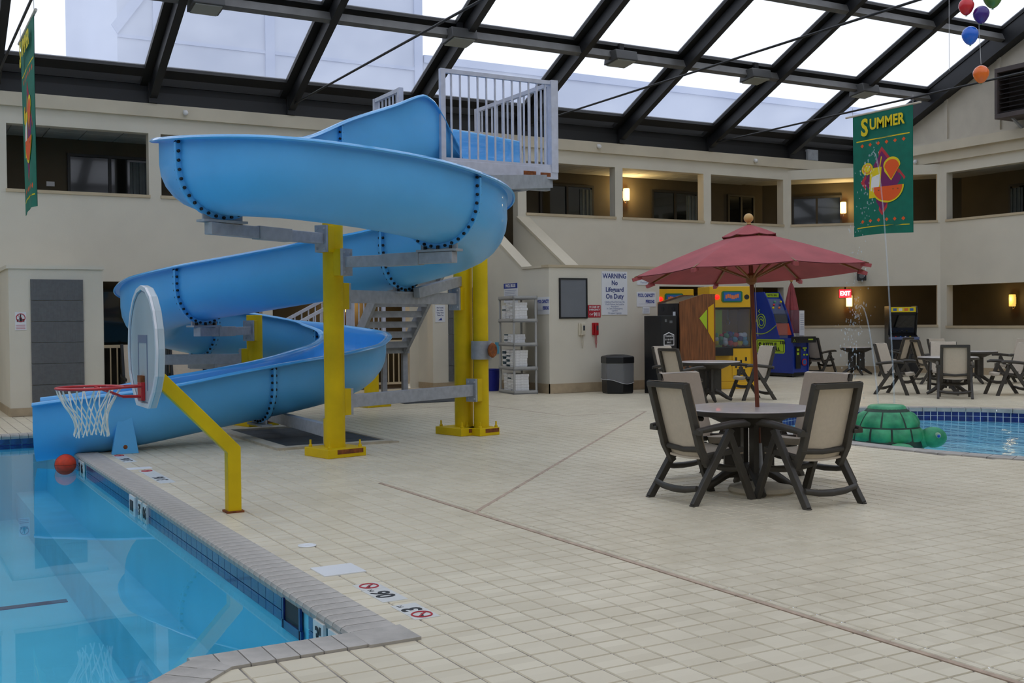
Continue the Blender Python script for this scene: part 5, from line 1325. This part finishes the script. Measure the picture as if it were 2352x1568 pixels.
# ------------------------------------------------------------------ corridor railings
def corridor_rail(x0, x1, label, y=YA+.06):
    t = thing('corridor_railing', label, 'railing', (x0,y,0)); L = x1-x0
    obj('top_rail', MB().box(0,L,-.03,.03,1.04,1.10), 'trim_tan', t); obj('bottom_rail', MB().box(0,L,-.02,.02,.10,.15), 'trim_tan', t)
    n = int(L/.125); bm_ = MB().box(-.012,.012,-.012,.012,.15,1.04).mesh('baluster'); bm_.materials.append(MATS['trim_tan'])
    for k in range(1, n):
        if k % 12 == 0: obj('rail_post', MB().box(L*k/n-.03,L*k/n+.03,-.03,.03,0,1.12), 'trim_tan', t); continue
        o = bpy.data.objects.new('baluster', bm_); COL.objects.link(o); o.parent = t; o.location = (L*k/n,0,0)
corridor_rail(3.8,7.0,'beige baluster railing in the opening behind the hoop')
corridor_rail(7.22,10.4,'beige baluster railing in the opening under the tower stair')
corridor_rail(-1.15,1.72,'beige baluster railing at the far left edge')
# folded lounge chairs stored behind the slide
def folded(name, label, x, y, w, m):
    t = thing(name, label, 'lounger', (x,y,0), math.radians(4)); obj('sling', MB().obox((0,.06,.62), (1,0,0), Vector((0,.14,.9)).normalized(), Vector((0,-.9,.14)).normalized(), w/2-.03, .48, .012), m, t)
    for s in (-1,1): obj('side_rail', MB().bar((s*w/2,-.06,0), (s*w/2,.14,1.12), .05, .05), 'machine_black', t)
    obj('foot_rail', MB().bar((-w/2,-.03,.12), (w/2,-.03,.12), .04, .04), 'machine_black', t)
    obj('arm', MB().bar((-w/2-.02,-.2,.42), (-w/2-.02,.1,.5), .05, .05), 'machine_black', t)
folded('upright_lounger', 'pale folded lounger leaning by the railing behind the hoop net', 4.45,22.6,.72,'sling_taupe')
folded('upright_lounger', 'folded lounger beside the railing right of the backboard', 5.35,22.62,.66,'sling_taupe')
t = thing('fire_hose_post', 'dark red upright post by the railing behind the slide', 'post', (5.8,22.6,0)); obj('post', MB().lathe([(.05,0),(.05,1.3)], 12), 'ink_red', t); obj('clamp', MB().box(-.07,.07,-.07,.07,.6,.66), 'machine_black', t)

# ------------------------------------------------------------------ banners
def banner(x, yc, w, ztop, h, label):
    t = thing('summer_banner', label, 'banner', (x,yc,ztop), -PI/2, 'green summer banners hung from the roof rods')
    # local: x along the width (left to right for the reader), -y towards the reader, z down
    NX, NZ = 14, 22; vs = []
    def wob(u, v): return .022*math.sin(u*5.2+1.0)*(.25+v)+.012*math.sin(u*11+v*2)*v
    for sgn in (-.003,.003):
        for j in range(NZ+1):
            for i in range(NX+1):
                u, v = i/NX, j/NZ; vs.append(((u-.5)*w, wob(u,v)+sgn, -h*v+.02*math.sin(u*4)*v))
    n1 = (NX+1)*(NZ+1); fs = []
    for j in range(NZ):
        for i in range(NX):
            a = j*(NX+1)+i; fs += [(a,a+NX+1,a+NX+2,a+1),(n1+a,n1+a+1,n1+a+NX+2,n1+a+NX+1)]
    for i in range(NX): a = NZ*(NX+1)+i; fs.append((a,n1+a,n1+a+1,a+1))
    cl = obj('cloth', MB().add(vs, fs), 'banner_green', t, smooth=60)
    obj('pole', MB().tube([(-w*.62,0,.01),(w*.62,0,.01)], .022, 10), 'pole_white', t, smooth=50)
    for s in (-1,1): obj('hanger', MB().tube([(s*w*.5,0,.01),(s*w*.5,0,.2)], .004, 5), 'string', t)
    # printed art follows the cloth: pieces of (u,v) polygons raised a few millimetres
    def art(nm, poly, m, lift, par=cl):
        mb = MB(); P = [((u-.5)*w, wob(u,v)-.005-lift, -h*v+.02*math.sin(u*4)*v) for u,v in poly]; n = len(P)
        mb.add(P+[(p[0],p[1]+.002,p[2]) for p in P], [tuple(range(n)), tuple(range(n,2*n))[::-1]]+[(i,n+i,n+(i+1)%n,(i+1)%n) for i in range(n)])
        o = obj(nm, mb, m, par); return o
    def strip(nm, u0, u1, v0, v1, m, lift):
        poly = [(u0+(u1-u0)*k/10, v0) for k in range(11)]+[(u1-(u1-u0)*k/10, v1) for k in range(11)]; return art(nm, poly, m, lift)
    strip('printed_line', .06,.95,.213,.222,'banner_yellow',.001); strip('printed_line', .06,.95,.930,.937,'banner_yellow',.001)
    for k in range(6):
        for v in (.258,.885): u = .16+.14*k; art('printed_diamond', [(u,v-.016),(u+.03,v),(u,v+.016),(u-.03,v)], 'banner_orange', .001)
    art('printed_lozenge', [(.5,.29),(.89,.56),(.5,.85),(.13,.56)], 'banner_red', .001)
    art('printed_lozenge', [(.5,.325),(.83,.56),(.5,.815),(.19,.56)], 'banner_purple', .003)
    art('printed_glass', [(.30,.455),(.50,.455),(.46,.70),(.28,.70)], 'banner_yellow', .006)
    art('printed_ice', [(.33,.53),(.47,.51),(.46,.60),(.42,.655),(.31,.64)], 'banner_white', .008)
    cir = lambda cu, cv, r, a0=0, a1=2*PI, n=20: [(cu+r*math.cos(a0+(a1-a0)*k/n), cv+r*.5*math.sin(a0+(a1-a0)*k/n)) for k in range(n+1)]
    art('printed_lemon', cir(.25,.455,.10)[:-1], 'banner_yellow', .008); art('printed_lemon', cir(.25,.455,.075)[:-1], 'ink_orange', .009); art('printed_lemon', cir(.25,.455,.06)[:-1], 'banner_yellow', .010)
    art('printed_melon', cir(.60,.615,.27,0,PI), 'banner_yellow', .010); art('printed_melon', cir(.60,.615,.245,0,PI), 'banner_orange', .012)
    art('printed_slice', [(.55,.50)]+cir(.67,.455,.14,PI,2*PI)+[(.66,.575)], 'banner_yellow', .008); art('printed_slice', cir(.67,.465,.12,PI,2*PI)+[(.66,.565)], 'banner_orange', .010)
    art('printed_straw', [(.46,.455),(.49,.37),(.505,.372),(.475,.455)], 'banner_yellow', .006)
    for k in range(5): art('printed_seed', [(.44+.08*k,.645),(.455+.08*k,.64),(.47+.08*k,.645),(.455+.08*k,.65)], 'wood_rib', .014)
    text('S', .52, 'banner_yellow', cl, (-.27*w,-.05,-.118*h), FRONT, bold=.016, sx=.85); text('UMMER', .33, 'banner_yellow', cl, (.10*w,-.05,-.10*h), FRONT, bold=.010, sx=.86)
    return t
banner(19.09, 17.13, 1.68, 6.02, 2.70, 'green summer banner hanging right of the umbrella')
banner(1.93, 17.8, 1.75, 5.88, 2.68, 'green summer banner seen nearly edge on at upper left')

# ------------------------------------------------------------------ balloons
def balloon(p, r, m, label, knot='balloon_teal'):
    t = thing('balloon', label, 'balloon', p, 0, 'party balloons under the roof')
    pr = []
    for k in range(13):
        a = -PI/2+PI*k/12; z = math.sin(a); rr = math.cos(a)*(1 if z > -.1 else 1-.22*(-.1-z)); pr.append((max(.002,rr*r), z*r*(1.0 if z > 0 else 1.28)))
    obj('skin', MB().lathe(pr, 20, cap=False), m, t, smooth=60); obj('knot', MB().lathe([(.004,-r*1.28),(.02,-r*1.36),(.004,-r*1.36)], 8, cap=False), knot, t)
    return t
balloon((14.55,11.40,6.27), .115, 'balloon_red', 'red balloon in the cluster at upper right')
balloon((14.93,11.22,6.42), .145, 'balloon_green', 'green patterned balloon highest in the cluster')
balloon((14.70,11.25,6.13), .12, 'balloon_purple', 'purple balloon in the middle of the cluster')
balloon((14.60,11.37,5.83), .125, 'balloon_blue', 'blue balloon just below the cluster')
b5 = balloon((14.72,11.27,5.23), .12, 'balloon_orange', 'orange balloon hanging lowest on its string')
st = thing('balloon_string', 'thin string joining the balloons to the roof', 'string', (14.72,11.27,5.4))
obj('line', MB().tube([(0,0,-.03),(-.02,.02,.55),(-.02,.0,.75)], .004, 5), 'string', st); obj('line', MB().tube([(-.35,.3,-.1),(-.35,.3,6.4)], .004, 5), 'string', st)

# ------------------------------------------------------------------ turtle fountain
TP = (11.55,10.3,-.17)
tu = thing('turtle_fountain', 'green turtle fountain with domed shell at the edge of the wading pool', 'fountain', TP, math.radians(-58))
RT, HT = .45, .53
def shell_r(t): return RT*math.sqrt(max(0,1-(t*.93)**1.75))
pr = [(RT*1.02,-.06)]+[(shell_r(k/16), .06+(HT-.06)*k/16) for k in range(15)]
body = MB(); body.lathe([(RT*.97,-.3),(RT*1.04,0.0),(RT*1.03,.05)]+[(shell_r(k/18)*1.0,.05+(HT-.05)*k/18) for k in range(1,17)]+[(.16,HT-.035),(0,HT-.035)], 40, cap=False)
obj('shell', body, 'turtle_line', tu, smooth=60)
def scute(a0, a1, t0, t1, m):      # raised plate on the shell between angles and heights
    na, nt_ = 6, 5; vs = []; c = (a0+a1)/2
    for i in range(nt_+1):
        for j in range(na+1):
            t = t0+(t1-t0)*i/nt_; a = a0+(a1-a0)*j/na
            bulge = .032*(1-(2*i/nt_-1)**4)*(1-(2*j/na-1)**4); r = shell_r(t)+bulge+.002; z = .05+(HT-.05)*t+bulge*.6*t
            vs.append((r*math.cos(a), r*math.sin(a), z))
    obj('scute', MB().add(vs, [(i*(na+1)+j,i*(na+1)+j+1,(i+1)*(na+1)+j+1,(i+1)*(na+1)+j) for i in range(nt_) for j in range(na)]), m, tu, smooth=60)
for k in range(10): scute(2*PI*(k+.05)/10, 2*PI*(k+.95)/10, 0.0, .36, 'turtle_green')
for k in range(8): scute(2*PI*(k+.04)/8, 2*PI*(k+.96)/8, .40, .80, 'turtle_green')
obj('top_plate', MB().lathe([(.22,HT-.09),(.25,HT-.07),(.24,HT-.035),(.21,HT-.015),(0,HT-.01)], 28, cap=False), 'turtle_light', tu, smooth=50)
hd = obj('head', MB().sph((.58,0,.11), .135, 20, 14, (1.25,1.0,1.0)).tube([(.34,0,.04),(.5,0,.1)], [.115,.115], 14), 'turtle_green', tu, smooth=60)
for s in (-1,1):
    obj('eye', MB().sph((.65,s*.108,.145), .04, 14, 10, (1,.5,1)), 'eye_white', hd, smooth=60); obj('pupil', MB().sph((.664,s*.123,.14), .021, 10, 8, (1,.5,1)), 'eye_blue', hd, smooth=60)
    obj('flipper', MB().sph((.26,s*.47,.0), .14, 14, 8, (1.1,.8,.45)), 'turtle_light', tu, smooth=60)
def jet(p0, p1, apex, label):
    pts = []; 
    for k in range(25):
        t = k/24; pts.append(Vector(p0).lerp(Vector(p1), t)+Vector((0,0,4*apex*t*(1-t))))
    t_ = thing('water_jet', label, 'water jet', tuple(p0)); mb = MB()
    up_ = [p-Vector(p0) for p in pts[:14]]; mb.tube(up_, [.012*(1-k/30) for k in range(14)], 6); obj('rising_stream', mb, 'spray', t_, smooth=60)
    rr = random.Random(int(p0[0]*100)); dm = MB()
    for k in range(10, 25):
        for q in range(16 if k > 13 else 4):
            c = pts[k]-Vector(p0)+Vector((rr.gauss(0,.03+.006*(k-10)), rr.gauss(0,.03+.006*(k-10)), rr.gauss(0,.09))); dm.sph(c, rr.uniform(.004,.010), 5, 3, (1,1,rr.uniform(1,2.6)))
    tag(obj('droplets', dm, 'spray', t_, smooth=60), kind='stuff')
zt = TP[2]+HT
jet((11.64,10.25,zt), (11.40,10.75,-.15), 3.6, 'tall water jet rising from the right of the turtle shell')
jet((11.46,10.36,zt), (11.28,10.85,-.15), 1.55, 'shorter water jet rising from the left of the turtle shell')

# ------------------------------------------------------------------ lettering becomes mesh
bpy.context.view_layer.update()
dg = bpy.context.evaluated_depsgraph_get()
for o in FONTS:
    me = bpy.data.meshes.new_from_object(o.evaluated_get(dg)); nm = o.name.split('.')[0]
    n_ = bpy.data.objects.new(nm, me); COL.objects.link(n_); n_.parent = o.parent; n_.location = o.location; n_.rotation_euler = o.rotation_euler; n_.scale = o.scale
    cu = o.data; bpy.data.objects.remove(o); bpy.data.curves.remove(cu)
